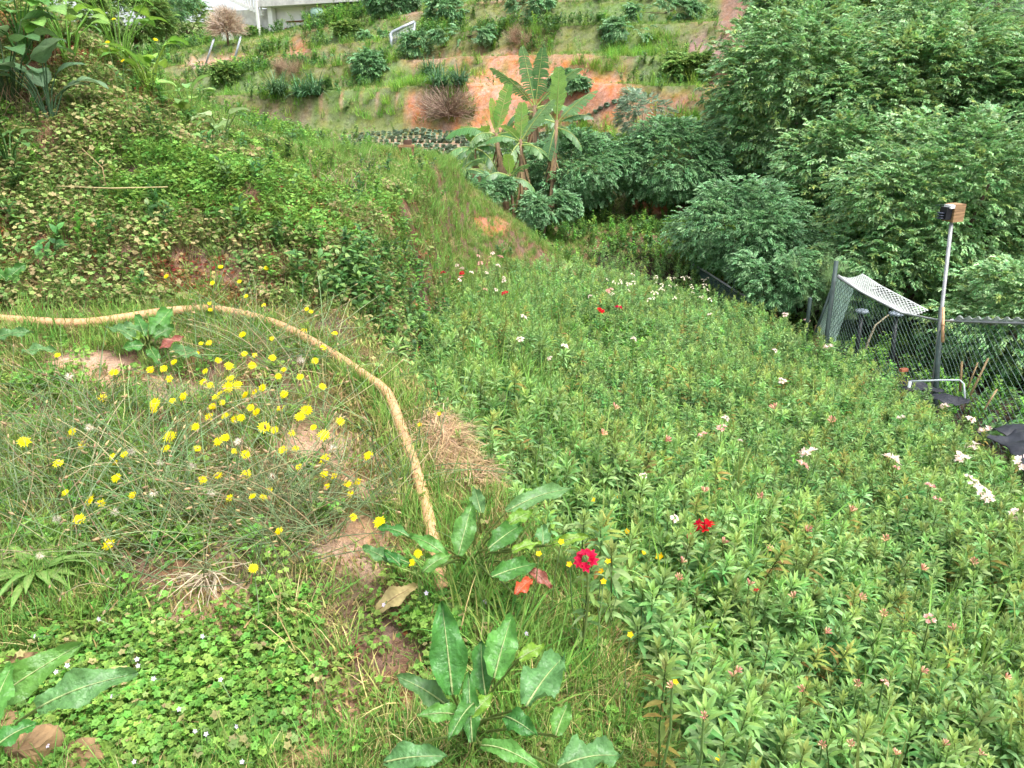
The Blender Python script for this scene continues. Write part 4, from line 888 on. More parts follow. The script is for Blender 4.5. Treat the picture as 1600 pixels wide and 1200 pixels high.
# pole with wooden box
PB0 = at(1463, 610, 9.3); PB0[2] = zt1(PB0[0], PB0[1]); ptop = at(1487, 345, 9.3)
sp = thing("sensor_pole", "tall grey pole with a wooden box on top beside the fence", "pole", PB0)
b = PB(); b.tube([(0, 0, -.1), ptop-PB0], .022, (1, 1, 1), n=10); obj("pole", b.mesh("pole", M_ALU), sp)
bc = at(1491, 332, 9.3)-PB0; rz = Matrix.Rotation(.35, 3, 'Z')
kid("wooden_box", bc, (.085, .075, .105), M_WOOD, sp, rz)
dev = kid("black_instrument", bc+np.array([-.13, -.05, .0]), (.045, .05, .075), plain_mat("black_plastic", (.012, .014, .018), .4), sp, rz)
kid("white_cap", bc+np.array([-.10, -.06, .08]), (.04, .05, .02), M_WHITE, dev, rz)
b = PB()
for k in range(3): b.tube([bc+np.array([-.20, -.07, -.06+.03*k]), bc+np.array([-.20, -.07, -.05+.03*k])], [.04, .04], (1, 1, 1), n=12)
obj("louvre_stack", b.mesh("louvre", plain_mat("dark_blue_plastic", lin(50, 58, 74), .4)), dev)
b = PB(); b.tube([bc+np.array([-.08, -.05, .10]), bc+np.array([-.30, -.10, .10])], .004, (1, 1, 1), n=4); obj("antenna", b.mesh("antenna", M_POST), dev)
# lamp like stakes inside the enclosure
M_BLACK = plain_mat("black_metal", (.015, .017, .02), .5)
for (tx, ty, bx, by, t, lb) in [(1347, 487, 1340, 548, 12.0, "black stake with a flat disc top inside the mesh corner"), (1400, 491, 1398, 560, 11.4, "second black disc topped stake, under the mesh roof edge")]:
    A, B = at(tx, ty, t), at(bx, by, t); B[2] = zt1(B[0], B[1]); rt = thing("garden_light", lb, "garden light", B, group="disc topped stakes in the enclosure")
    b = PB(); b.tube([(0, 0, -.05), A-B], .035, (1, 1, 1), n=8); obj("stake", b.mesh("stake", M_BLACK), rt)
    b = PB(); b.tube([A-B-[0, 0, .03], A-B, A-B+[0, 0, .03]], [.06, .11, .09], (1, 1, 1), n=14); obj("disc_top", b.mesh("disc", plain_mat("grey_disc", lin(130, 140, 150), .35)), rt)
# bare branch, bamboo stakes
for (pts_, t, r, col, lb) in [([(1347, 562), (1358, 530), (1368, 508), (1388, 492)], 11.0, .018, lin(150, 140, 116), "bare bent branch standing inside the mesh corner"),
        ([(1500, 612), (1503, 565)], 8.8, .014, lin(160, 136, 98), "short bamboo cane left of two others behind the fence"), ([(1516, 618), (1544, 560)], 8.6, .013, lin(150, 130, 96), "bamboo cane leaning right behind the fence"), ([(1512, 606), (1528, 566)], 8.9, .011, lin(140, 118, 88), "thin bamboo cane between two others behind the fence"),
        ([(1538, 640), (1558, 608)], 8.0, .011, lin(140, 118, 88), "short cane near the black plastic sheet"), ([(1473, 535), (1474, 480)], 9.3, .018, lin(196, 160, 120), "pale wooden batten tied to the pole above the fence rail")]:
    w = [at(a, c_, t) for a, c_ in pts_]; b = PB(); b.tube(w, [r*(1-.35*i/len(w)) for i in range(len(w))], col, n=6)
    for i in range(len(w)-1): b.tube([w[i]+(w[i+1]-w[i])*.48, w[i]+(w[i+1]-w[i])*.52], r*1.2, tuple(v*.8 for v in col), n=6)
    tag(obj("cane", b.mesh("cane", M_DRY)), lb, "cane")
for (a, c_, w_, lb, mt) in [((1204+62, 465), (1263, 505), .03, "short dark post left of the leaning mesh panel", M_POST), ((1279, 508), (1273, 535), .05, "pale wooden stub at the foot of the mesh panel", M_WOOD)]:
    A = at(a[0], a[1], 11.7); B = at(c_[0], c_[1], 11.7); B[2] = zt1(B[0], B[1]); b = PB(); b.tube([B-[0, 0, .1], A-[0, 0, .02], A], [w_, w_, w_*.7], (1, 1, 1), n=7); tag(obj("short_post", b.mesh("short_post", mt)), lb, "post")
# collapsed wire and pipe line at the far side of the bed
wl = thing("collapsed_fence", "collapsed low wire fence with a grey pipe along the far right edge of the bed", "fence", at(1140, 470, 14.2)); WO = np.array(wl.location)
ln = [at(1082, 412, 16.2), at(1115, 432, 15.2), at(1150, 455, 14.3), at(1170, 466, 13.8), at(1181, 484, 13.4)]
b = PB(); b.tube([q_-WO for q_ in ln], .02, (1, 1, 1), n=6); obj("pipe", b.mesh("pipe", M_ALU), wl)
def wsurf(u, v):
    k = u*3; i = min(2, int(k)); q_ = ln[i]+(ln[i+1]-ln[i])*(k-i); g_ = zt1(q_[0], q_[1])+.3; return np.array([q_[0], q_[1], q_[2]+(g_-q_[2])*v])-WO
net(wsurf, 40, 10, .005, M_WIRE, "wire_mesh", wl, seg=2)
b = PB(); b.tube([at(1147, 425, 14.6)-WO, at(1149, 500, 14.6)-WO], .02, (1, 1, 1), n=6); obj("post", b.mesh("post", M_POST), wl)
# white pipe frame, brick, black plastic sheets
M_PVC = plain_mat("white_pvc", lin(190, 198, 200), .45, noise=.1)
q_ = [at(1422, 596, 9.0), at(1470, 594, 8.9), at(1500, 594, 8.8), at(1506, 600, 8.75), at(1508, 625, 8.7)]
b = PB(); b.tube(q_, .011, (1, 1, 1), n=8); b.tube([q_[0], q_[0]+[0, 0, -.4]], .018, (1, 1, 1), n=8); tag(obj("pipe_hurdle", b.mesh("pipe_hurdle", M_PVC)), "low white pipe hurdle lying before the foot of the fence", "pipe")
A = at(1412, 578, 9.6); rt = thing("clay_brick", "red brown clay brick on the bed edge near the pole", "brick", A); kid("body", (0, 0, 0), (.05, .025, .018), plain_mat("fired_clay", lin(170, 104, 76), .85, bump=.3), rt, Matrix.Rotation(.3, 3, 'Z')); kid("frog", (0, 0, .019), (.034, .012, .002), plain_mat("clay_recess", lin(130, 80, 60), .9), rt, Matrix.Rotation(.3, 3, 'Z'))
M_PLAST = plain_mat("black_sheeting", lin(34, 37, 44), .6, noise=.3, nscale=9, bump=.6, spec=.4)
def sheet(name, label, px_, py_, t, sx, sy, seed, h=.18):
    c0 = at(px_, py_, t); n = 22; b = PB(); V = []
    for i in range(n):
        for j in range(n):
            u, v = (i/(n-1)-.5)*2, (j/(n-1)-.5)*2; x_, y_ = c0[0]+u*sx*(1+.2*math.sin(3*v+seed)), c0[1]+v*sy*(1+.2*math.cos(2*u+seed))
            V.append((x_, y_, c0[2]+h*(float(fbm(np.array([x_*5+seed]), np.array([y_*5]), 4)[0])*1.3-.35*(u*u+v*v))))
    b.add(V, [(i*n+j, (i+1)*n+j, (i+1)*n+j+1, i*n+j+1) for i in range(n-1) for j in range(n-1)], (1, 1, 1)); o = obj(name, b.mesh(name, M_PLAST)); o.modifiers.new("thickness", 'SOLIDIFY').thickness = .006
    return tag(o, label, "plastic sheet", "black plastic sheets at the bed edge")
sheet("plastic_sheet", "crumpled black plastic sheet at the right photo edge below the fence", 1600, 672, 7.2, .22, .16, 1, .07)
sheet("plastic_sheet", "black plastic sheet between white pipe hurdle and canes", 1485, 620, 8.7, .18, .14, 2, .05)
sheet("plastic_sheet", "small dark plastic sheet beside the foot of the pole", 1438, 600, 9.1, .2, .15, 3, .05)
sheet("plastic_sheet", "flat dark plastic strip behind the outer blooms at the right edge", 1615, 700, 6.6, .25, .4, 4, .08)

# ------------------------------------------------------------------ orange hose
HP = [(-60, 492), (0, 498), (60, 503), (130, 504), (205, 494), (255, 487), (320, 482), (365, 487), (410, 498), (450, 513), (490, 534), (530, 560), (570, 586), (600, 608), (613, 630), (624, 660), (640, 706), (655, 752), (668, 800), (678, 850), (686, 900), (692, 920)]
hp = []
for a, c_ in HP: P, t = hit(a, c_, .04); hp.append(P+[0, 0, .035])
hp = np.array(hp)
def resample(P, n):
    # Catmull-Rom through the points
    out = []
    Q = np.vstack([2*P[0]-P[1], P, 2*P[-1]-P[-2]])
    for i in range(1, len(Q)-2):
        for s in np.linspace(0, 1, n, endpoint=False):
            a, b_, c_, d_ = Q[i-1], Q[i], Q[i+1], Q[i+2]; out.append(.5*((2*b_)+(-a+c_)*s+(2*a-5*b_+4*c_-d_)*s*s+(-a+3*b_-3*c_+d_)*s**3))
    out.append(P[-1]); return np.array(out)
hc = resample(hp, 8)
for _ in range(6): hc[1:-1] = .25*hc[:-2]+.5*hc[1:-1]+.25*hc[2:]
HR = .024
hose = thing("orange_hose", "long orange tan hose snaking over the near terrace", "hose", hc[len(hc)//2])
HO = np.array(hose.location); M_HOSE = plain_mat("sun_bleached_orange_plastic", lin(204, 158, 118), .65, noise=.10, nscale=6, bump=.1, spec=.35)
b = PB(); b.tube(hc-HO, HR, (1, 1, 1), n=14); obj("tube", b.mesh("tube", M_HOSE), hose)
b = PB(); seglen = np.r_[0, np.cumsum(np.linalg.norm(np.diff(hc, axis=0), axis=1))]; tot = seglen[-1]; hx = []
for i in range(int(tot/.012)):
    s = i*.012; k = np.searchsorted(seglen, s)-1; k = min(max(k, 0), len(hc)-2); f = (s-seglen[k])/(seglen[k+1]-seglen[k]); c_ = hc[k]+(hc[k+1]-hc[k])*f
    d_ = hc[k+1]-hc[k]; d_ /= np.linalg.norm(d_); a_ = np.cross(d_, [0, 0, 1.0]); a_ /= np.linalg.norm(a_); u2 = np.cross(a_, d_); th = s/.085*2*math.pi; hx.append(c_-HO+(a_*math.cos(th)+u2*math.sin(th))*(HR+.0002))
b.tube(hx, .0016, (1, 1, 1), n=4); obj("spiral_seam", b.mesh("spiral_seam", plain_mat("darker_orange_seam", lin(160, 104, 66), .6)), hose)

# ------------------------------------------------------------------ dock plants and other broad leaves, each leaf laid from its foot to its tip
def heroleaf(root, a, c_, t0, t1, wpx, col, rg, arch=.10, name="leaf", mat=None, dark=.0, n=20):
    org = np.array(root.location); A, B = at(a[0], a[1], t0), at(c_[0], c_[1], t1)
    for q_ in (A, B): q_[2] = max(q_[2], zt1(q_[0], q_[1])+.03)
    L = np.linalg.norm(B-A); W = .86*wpx*(t0+t1)/2400; view = -(A+B)/2+np.array([0, 0, CAMZ]); view /= np.linalg.norm(view)
    up = np.array([0, 0, 1.0])*.55+view*.6+rg.normal(size=3)*.12; d = (B-A)/L; nr0 = up-d*np.dot(up, d); nr0 /= np.linalg.norm(nr0)
    mcol = 9; b = PB(); V, F, C = [], [], []; col = np.array(col); ph = rg.random()*6
    for i in range(n+1):
        t = i/n; w = W*.5*min(1, .30+2.4*t)*max(0.0, 1-max(0, (t-.30)/.70)**1.9)**.85*(1+.05*math.sin(ph*3+t*21))+.001
        c0 = A+(B-A)*t+nr0*L*arch*math.sin(math.pi*t**.9); dd_ = d; sd = np.cross(dd_, nr0)
        for j in range(mcol):
            s = (j/(mcol-1)-.5)*2; ridge = .11*W*math.cos(i*math.pi+abs(s)*2.5)*min(1, abs(s)*3)*(1-.4*abs(s)); edge = .24*W*math.sin(ph+t*13+(3 if s > 0 else 0))*abs(s)**3
            cup = .16*W*abs(s)**1.5
            V.append(c0+sd*s*w+nr0*(ridge+edge+cup)-org); k = (1.25 if j == mcol//2 else 1.0)*(1-.10*(abs(s) < .3)); cc = col*k*(.90+.16*rg.random())*(1+.10*math.cos(i*math.pi+abs(s)*2.5))
            C.append(cc)
    for i in range(n):
        for j in range(mcol-1): F.append((i*mcol+j, i*mcol+j+1, (i+1)*mcol+j+1, (i+1)*mcol+j))
    b.add(V, F, C); o = obj(name, b.mesh("dock_leaf", mat or M_BROAD), root)
    r = PB(); r.tube([A+(B-A)*t+nr0*(L*arch*math.sin(math.pi*t**.9)+.002)-org for t in np.linspace(0, .93, 10)], [.0022*(wpx/45)**.5*(1.05-t) for t in np.linspace(0, .93, 10)], lin(160, 176, 118) if dark == 0 else lin(150, 120, 90), n=5); obj("midrib", r.mesh("midrib", M_BROAD), o)
    g_ = np.array([0, 0, 0.0]); p_ = PB(); p_.tube([g_, (A-org)*.5+np.array([0, 0, .02]), A-org], [.004, .0035, .003], lin(118, 136, 74), n=5, cap=False); obj("leaf_stalk", p_.mesh("stalk", M_BROAD), o)
DG, DL, DGR, DY = lin(70, 122, 54), lin(90, 140, 64), lin(92, 134, 78), lin(112, 150, 52)
def dock(label, base, t, leaves, seed, name="dock_plant"):
    rg = np.random.default_rng(seed+2000); P, tt = hit(*base); root = thing(name, label, "dock plant", P, group=None)
    for lf in leaves:
        a, c_, t0, t1, w, col = lf[:6]; heroleaf(root, a, c_, t0, t1, w, col, rg, arch=lf[6] if len(lf) > 6 else .10, dark=1 if col in (RED_L, OR_L) else 0)
    return root
RED_L, OR_L = lin(150, 92, 76), lin(190, 96, 52)
dock("large dock plant at bottom centre with one tall upright leaf", (728, 1150), 1.8, [((707, 1085), (690, 938), 1.62, 1.66, 66, DG, .03), ((772, 1060), (800, 962), 1.70, 1.78, 58, DL, .06), ((822, 1105), (880, 1028), 1.72, 1.85, 70, DGR, .08), ((700, 1105), (618, 1056), 1.66, 1.66, 40, DGR, .12), ((738, 1160), (732, 1050), 1.58, 1.66, 34, DG, .06), ((752, 1165), (850, 1205), 1.55, 1.50, 34, DL, .2), ((600, 1192), (700, 1182), 1.52, 1.52, 48, DGR, .15), ((872, 1200), (972, 1182), 1.58, 1.62, 66, DGR, .12), ((868, 1150), (888, 1100), 1.68, 1.74, 36, DL, .1), ((740, 1100), (700, 1160), 1.6, 1.52, 30, DG, .15), ((716, 1120), (650, 1120), 1.6, 1.56, 34, DL, .2), ((790, 1120), (840, 1150), 1.62, 1.58, 40, DG, .2), ((760, 1090), (752, 1000), 1.72, 1.8, 40, DG, .1), ((735, 1120), (770, 1085), 1.6, 1.64, 26, DY, .12), ((810, 1030), (850, 1010), 1.8, 1.84, 26, DY, .1)], 1)
dock("dock plant at the lower end of the orange hose", (735, 880), 2.4, [((716, 868), (738, 786), 2.32, 2.40, 42, DL, .04), ((762, 858), (812, 822), 2.36, 2.5, 40, DG, .1), ((700, 872), (640, 838), 2.3, 2.35, 26, DL, .2), ((640, 840), (590, 826), 2.35, 2.38, 20, DG, .15), ((768, 902), (836, 882), 2.3, 2.42, 38, DG, .08), ((790, 800), (898, 764), 2.6, 2.75, 32, DGR, .12), ((752, 802), (742, 764), 2.6, 2.68, 28, DGR, .05), ((848, 852), (848, 822), 2.5, 2.56, 28, DGR, .06), ((862, 852), (922, 838), 2.5, 2.52, 18, DY, .2), ((800, 862), (846, 850), 2.42, 2.46, 20, DY, .1), ((790, 822), (832, 800), 2.5, 2.56, 26, DY, .15), ((690, 885), (664, 870), 2.3, 2.32, 22, DY, .2), ((806, 930), (832, 905), 2.3, 2.36, 24, OR_L, .1), ((826, 890), (862, 920), 2.4, 2.38, 22, RED_L, .15), ((660, 895), (706, 868), 2.25, 2.3, 24, DL, .2)], 2)
dock("small dock plant in the grass left of the hose end", (620, 885), 2.4, [((612, 880), (566, 856), 2.35, 2.4, 24, DGR, .1), ((626, 884), (600, 862), 2.32, 2.36, 18, DG, .1), ((640, 880), (590, 868), 2.34, 2.38, 16, DG, .1)], 3)
dock("dock plant on the left where the hose dips behind its leaves", (232, 540), 4.0, [((222, 520), (178, 512), 3.85, 3.9, 20, DGR, .1), ((238, 524), (268, 482), 3.85, 4.0, 34, DL, .06), ((240, 528), (272, 512), 3.82, 3.9, 26, DG, .1), ((215, 534), (164, 512), 3.8, 3.86, 22, DGR, .12), ((226, 526), (212, 492), 3.86, 3.95, 20, DG, .06), ((268, 548), (318, 562), 3.78, 3.72, 26, DGR, .12), ((250, 545), (288, 526), 3.8, 3.84, 16, RED_L, .1), ((225, 540), (190, 545), 3.76, 3.72, 20, DG, .1), ((212, 530), (225, 528), 3.8, 3.76, 18, DY, .2), ((235, 545), (250, 570), 3.76, 3.7, 20, DG, .1)], 4)
dock("two blue grey dock leaves lying below the hose at the left edge", (40, 560), 3.9, [((-5, 528), (54, 520), 3.8, 3.84, 22, DGR, .1), ((34, 552), (88, 548), 3.7, 3.72, 22, DGR, .1)], 5)
dock("dock plant at lower left corner with two long arching leaves", (10, 1165), 1.6, [((-30, 1110), (130, 1004), 1.5, 1.58, 62, DL, .12), ((58, 1108), (216, 1052), 1.48, 1.55, 62, DGR, .16), ((-20, 1150), (20, 1040), 1.4, 1.5, 50, DL, .1), ((-10, 1170), (60, 1130), 1.4, 1.45, 34, DG, .15)], 6)
dock("small dock leaves at the left edge above the hose", (20, 445), 4.4, [((10, 440), (42, 412), 4.35, 4.4, 24, DG, .1), ((8, 436), (-10, 424), 4.35, 4.4, 20, DG, .1), ((20, 440), (30, 430), 4.3, 4.3, 18, DL, .1)], 7)
P, t = hit(620, 950); dl = thing("dry_leaf", "curled dry tan leaf lying left of the hose end", "leaf", P); heroleaf(dl, (590, 966), (652, 916), t-.05, t, 34, lin(178, 160, 112), np.random.default_rng(5), .18, "blade", M_DRY, dark=1)

# rosette of narrow toothed leaves
P, t = hit(58, 905); rs = thing("rosette_weed", "flat rosette of long toothed leaves at the left edge", "weed", P+[0, 0, .02])
rg = np.random.default_rng(77)
for k in range(24):
    a = k*2.4; d = np.array([math.cos(a), math.sin(a), .45+.3*rg.random()]); b = PB(); b.leaf((0, 0, .0), d, .16+.07*rg.random(), .026, jit(lin(96, 134, 62), .25, rg), n=9, droop=.9, fold=.12, shape='lance', wave=.12, rng=rg, rib=lin(130, 156, 88)); obj("leaf", b.mesh("toothed_leaf", M_BROAD), rs)

# big leaved weeds on the crest of the left bank
grp = "large leaved weeds on the bank crest"
for k, (cx, cy, n, h, L, W, cols, lb) in enumerate([
        (20, 130, 16, .75, .34, .26, [lin(82, 114, 72), lin(98, 128, 86), lin(66, 100, 54)], "large leaved grey green weed in the upper left corner"), (80, 150, 12, .55, .30, .24, [lin(92, 122, 86), lin(106, 132, 98)], "grey green large leaved weed right of the corner one"),
        (40, 60, 16, .7, .30, .22, [lin(84, 124, 60), lin(100, 140, 70)], "dark large leaved weed highest in the corner"), (110, 60, 14, .6, .26, .18, [lin(120, 160, 70), lin(104, 146, 62)], "yellow green leafy weed near the sky patch"),
        (190, 70, 16, .7, .24, .13, [lin(130, 172, 66), lin(112, 158, 60), lin(90, 136, 56)], "tall bright green sow thistle with yellow flowers on the crest"), (235, 110, 14, .5, .24, .15, [lin(126, 168, 66), lin(100, 148, 60)], "bright green broad leaves right of the tall sow thistle"),
        (300, 160, 12, .35, .20, .12, [lin(136, 170, 84), lin(112, 150, 80)], "light green weed on the crest below the strap leaved clumps"), (350, 195, 10, .35, .20, .12, [lin(120, 154, 92), lin(150, 172, 120)], "bluish leafy weed at the crest near the bank shoulder"), (20, 230, 10, .45, .22, .16, [lin(84, 120, 64)], "shaded leafy weed at the left edge of the bank")]):
    P, t = hit(cx, min(cy+40, 300)); d_ = ray(cx, cy+20); P = np.array([P[0], P[1], zt1(P[0], P[1])]); broadplant("large_leaved_weed", lb, "weed", P, n, h*t/7, L*t/8, W*t/8, cols, 30+k, group=grp, elev=(15, 75))

# horizontal dead stalk on the bank, pale dead roots, stones, straw heap
A, t = hit(88, 291, .25); A = at(88, 291, t); B = at(262, 292, t-.15); b = PB(); b.tube([A, (A+B)/2+[0, 0, -.01], B], [.0025, .004, .0025], lin(206, 190, 140), n=6); tag(obj("dead_stalk", b.mesh("dead_stalk", M_DRY)), "straight pale dead stalk lying across the left bank", "stalk")
b = PB(); A2 = at(165, 290, t-.08); b.tube([A2, at(160, 262, t-.1), at(128, 232, t-.1)], [.003, .0028, .002], lin(190, 168, 120), n=5); tag(obj("dead_stalk", b.mesh("dead_stalk", M_DRY)), "bent dead stalk rising from the straight one on the bank", "stalk")
P, t = hit(325, 915); rt = thing("dead_root_tuft", "tuft of pale bleached dead roots on bare ground at lower left", "roots", P); b = PB(); rg = np.random.default_rng(4)
for k in range(40):
    a = math.radians([-60, 200, 250, 300, -20][k % 5]+rg.normal()*26); L = .05+.15*rg.random(); d = np.array([math.cos(a), math.sin(a), .5]); pts_ = [np.array([0, 0, .03])+rg.normal(size=3)*.012]
    for i in range(6):
        pts_.append(pts_[-1]+d/np.linalg.norm(d)*L/6); d = d+np.array([0, 0, -.22])+rg.normal(size=3)*.22
        g_ = zt1(P[0]+pts_[-1][0], P[1]+pts_[-1][1])-P[2]+.006; pts_[-1][2] = max(pts_[-1][2], g_)
    b.tube(pts_, [.0022, .002, .002, .0018, .0016, .0013, .001], jit(lin(176, 164, 136), .25, rg), n=4, cap=False)
obj("roots", b.mesh("roots", M_DRY), rt, kind="stuff")
M_STONE = plain_mat("ochre_stone", lin(112, 86, 58), .9, noise=.5, nscale=9, bump=.9, col2=lin(166, 136, 96))
import bmesh
def stone(label, px_, py_, size, seed, rot=0.0, lift=0.0):
    bm = bmesh.new(); bmesh.ops.create_cube(bm, size=2.0); bmesh.ops.subdivide_edges(bm, edges=bm.edges[:], cuts=7, use_grid_fill=True); rg = np.random.default_rng(seed)
    q_ = np.array([v.co[:] for v in bm.verts]); q_ = q_/np.linalg.norm(q_, axis=1)[:, None]*.45*1.35+q_*.55
    for _ in range(7):
        nn = rg.normal(size=3); nn /= np.linalg.norm(nn); h = .72+.2*rg.random(); dd_ = q_@nn; q_ = q_-np.clip(dd_-h, 0, None)[:, None]*nn
    q_ = q_*(1+.22*fbm(q_[:, 0]*2.3+seed, q_[:, 1]*2.3+q_[:, 2]*1.7, 4))[:, None]*np.array(size)
    for v, k in zip(bm.verts, q_): v.co = k
    me = bpy.data.meshes.new("stone"); bm.to_mesh(me); bm.free(); me.materials.append(M_STONE); P, t = hit(px_, py_)
    return tag(obj("stone", me, loc=P+[0, 0, size[2]*.12+lift], rot=(.1*rg.normal(), .1*rg.normal(), rot)), label, "stone", "stones at the lower left corner")
stone("brown stone at the left edge above the long dock leaves", 25, 1050, (.10, .05, .045), 11, .2)
stone("ochre upright stone below the dock leaves, left of the gap", 78, 1180, (.055, .06, .08), 12, .05)
stone("ochre rounded stone right of the gap at the bottom left", 155, 1195, (.075, .055, .06), 13, -.2)
stone("dark stone in the very lower left corner", 10, 1150, (.07, .05, .05), 14, .3)
stone("small pale stone on the bare ground left of the hose", 215, 585, (.05, .035, .02), 15, .5)
stone("little stone among the wiry stems", 132, 660, (.045, .03, .025), 16, .9)
stone("flat pale stone in the grass at the bottom", 475, 1165, (.10, .08, .03), 17, .3, -.02)
x, y, z = cloud(16000, 1.8, 5, 1, 20); p, q, d, e = regions(x, y, z)
hz2 = np.maximum(blob(p, q, 700, 690, 46, 46), blob(p, q, 752, 745, 36, 18)*.9); bump_ = hz2*.07
gmd = [bpy.data.objects.new("straw_%d" % k, grass_proto(30, .15, .003, [lin(186, 160, 122), lin(168, 142, 106), lin(200, 178, 140)], .12, 1.6, M_DRY, (-12, 22))) for k in range(2)]
put("straw_heap", gmd, x, y, z+bump_, R.random(len(x)) < hz2*.8, R.integers(0, 2, len(x)), .7+.5*R.random(len(x)), tilt=.4, label="heap of pale dry straw beside the hose at the terrace lip", cat="straw")

# ------------------------------------------------------------------ flowers
YEL, YC = (.86, .77, .006), (.80, .58, .004)
def daisy_head(seed, np_=15, r=.5):
    rg = np.random.default_rng(seed); b = PB()
    for ring, (nn, rr, el) in enumerate(((np_, r, .12), (np_-3, r*.78, .45))):
        for k in range(nn):
            a = k*2*math.pi/nn+ring*.2; el2 = el+(rg.random()-.5)*.25
            b.leaf((0, 0, .02*ring), (math.cos(a), math.sin(a), el2), rr*(.85+.3*rg.random()), .19, jit(YEL, .08, rg), n=2, droop=.25, fold=.06, shape='dock', rng=rg)
    b.disc((0, 0, .10), (0, 0, 1), .16, YC, lobes=6, cut=.9, cup=-.3); return b.mesh("daisy_head", M_PETAL)
HEADS = [daisy_head(k) for k in range(4)]
DAISY = """345,417 416,419 260,432 374,440 332,442 384,463 412,477 328,474 329,484 479,483 486,487 523,521 475,517 425,529 379,523 314,537 327,536 90,555 306,553 382,553 398,555 341,563 358,572 272,566 256,576 235,578 178,582 265,592 321,580 394,571 426,559 443,578 492,564 505,543 435,588 469,589 504,604 318,597 329,602 360,592 371,601 357,605 410,606 398,613 383,617 344,615 337,621 287,619 270,626 242,631 241,641 160,622 332,635 347,629 327,652 352,650 367,655 377,653 401,644 392,637 438,638 444,616 479,641 469,651 532,658 305,667 265,682 259,701 308,701 341,690 352,684 367,705 384,710 413,668 429,672 456,677 490,668 506,680 462,701 442,703 508,717 467,730 507,741 522,744 543,756 559,753 511,760 576,712 38,690 113,675 129,695 176,713 194,710 180,723 91,724 182,747 102,770 140,783 158,786 207,774 341,743 317,750 385,741 359,778 395,775 411,778 421,766 548,772 124,812 170,851 436,830 552,808 593,816 653,865 643,879 396,888"""
BIG = {(265, 682), (140, 783), (38, 690), (357, 605), (242, 631), (479, 641), (593, 816), (170, 851), (508, 717), (506, 680), (413, 668), (124, 812)}
UNIQ = {(140, 783): "big yellow daisy, left one of the touching pair at lower left", (158, 786): "right one of the touching yellow daisies at lower left", (265, 682): "largest yellow daisy, upper one of the stacked pair", (259, 701): "yellow daisy just below the largest one", (38, 690): "yellow daisy closest to the left photo edge", (593, 816): "yellow daisy just left of the lower hose end", (653, 865): "yellow daisy touching the dock leaf at the hose end", (643, 879): "small yellow daisy under the dock leaf at the hose end", (170, 851): "lowest large yellow daisy at the left", (124, 812): "yellow daisy just below the touching pair", (396, 888): "lone tiny daisy above the grey root tuft", (90, 555): "lone daisy beside the bare patch at left"}
M_STEM = foliage_mat("flower_stem", .15, .55)
def lip_lift(px_, py_, lift):
    P, t = hit(px_, py_, lift); e_ = P[0]-np.interp(P[1], EDGE_Y, EDGE_X)
    return lift*float(np.clip((e_+.12)/.40, .75, 1))
def flower(name, label, cat, group, px_, py_, lift, dia_px, head_meshes, tilt=.5, stemcol=lin(112, 140, 88), tmin=0):
    if lift > .15: lift = lip_lift(px_, py_, lift)
    P, t = hit(px_, py_, lift); hd = at(px_, py_, t); g_ = np.array([hd[0]+R.normal()*.03, hd[1]+.03+R.normal()*.03, 0]); g_[2] = zt1(g_[0], g_[1])
    rt = thing(name, label, cat, g_, group=group); h = hd-g_
    b = PB(); b.tube([(0, 0, -.02), h*.5+np.array([R.normal()*.015, R.normal()*.015, .015]), h-[0, 0, .004]], [.0018, .0016, .0016], stemcol, n=4, cap=False); obj("stem", b.mesh("stem", M_STEM), rt)
    s = dia_px*t/1200
    obj("flower_head", head_meshes[int(R.integers(len(head_meshes)))], rt, loc=h, rot=(tilt*(.3+R.random()*1.1)+.25, (R.random()-.5)*tilt*1.4, (R.random()-.5)*1.5), scl=s)
    return rt
for tk in DAISY.split():
    a, c_ = map(int, tk.split(","))
    big = (a, c_) in BIG; dp = (22 if big else 12+6*R.random())*(.62 if c_ < 500 else .78 if c_ < 570 else .95 if c_ < 650 else 1.0)
    if (a, c_) in UNIQ: lb, g_ = UNIQ[(a, c_)], "yellow daisies on the near terrace"
    elif c_ < 500: lb, g_ = "small yellow daisy beyond the hose at the bank foot", "daisies beyond the hose"
    elif c_ < 660:
        wh = "left part" if a < 300 else "densest part" if a < 400 else "right part"; lb, g_ = "yellow daisy in the %s of the crowd inside the hose curve" % wh, "daisies in the %s inside the hose curve" % wh
    elif a < 220: lb, g_ = "yellow daisy among wiry stems at the left", "daisies among wiry stems at left"
    else: lb, g_ = "yellow daisy in the tangled grass before the bare soil patch", "daisies before the bare soil patch"
    flower("yellow_daisy", lb, "daisy", g_, a, c_, .05+.09*R.random(), dp, HEADS)
b = PB()
for k in range(5): a = k*1.257; b.leaf((0, 0, 0), (math.cos(a), math.sin(a), .5), .5, .46, jit((.88, .58, .004), .06), n=2, droop=.2, fold=.1, shape='ovate')
b.disc((0, 0, .08), (0, 0, 1), .14, YC, lobes=5, cut=.9, cup=-.3); BUTTER = [b.mesh("buttercup_head", M_PETAL)]
for a, c_ in [(979, 831), (877, 847), (842, 866), (962, 852), (957, 869), (950, 878), (940, 893), (890, 882), (1007, 864), (1031, 870), (943, 909), (985, 992), (925, 781), (961, 778), (1006, 773), (822, 698)]:
    flower("buttercup", "small yellow buttercup near the red bloom at the bed's left edge", "buttercup", "buttercups at the bed edge", a, c_, .42, 16 if (a, c_) == (1031, 870) else 12, BUTTER, .4)
for a, c_ in [(743, 580), (744, 614), (732, 646), (743, 642), (686, 647), (656, 664), (746, 787)]:
    flower("buttercup", "yellow buttercup along the terrace lip above the straw heap", "buttercup", "buttercups along the terrace lip", a, c_, .2, 9, BUTTER, .4)
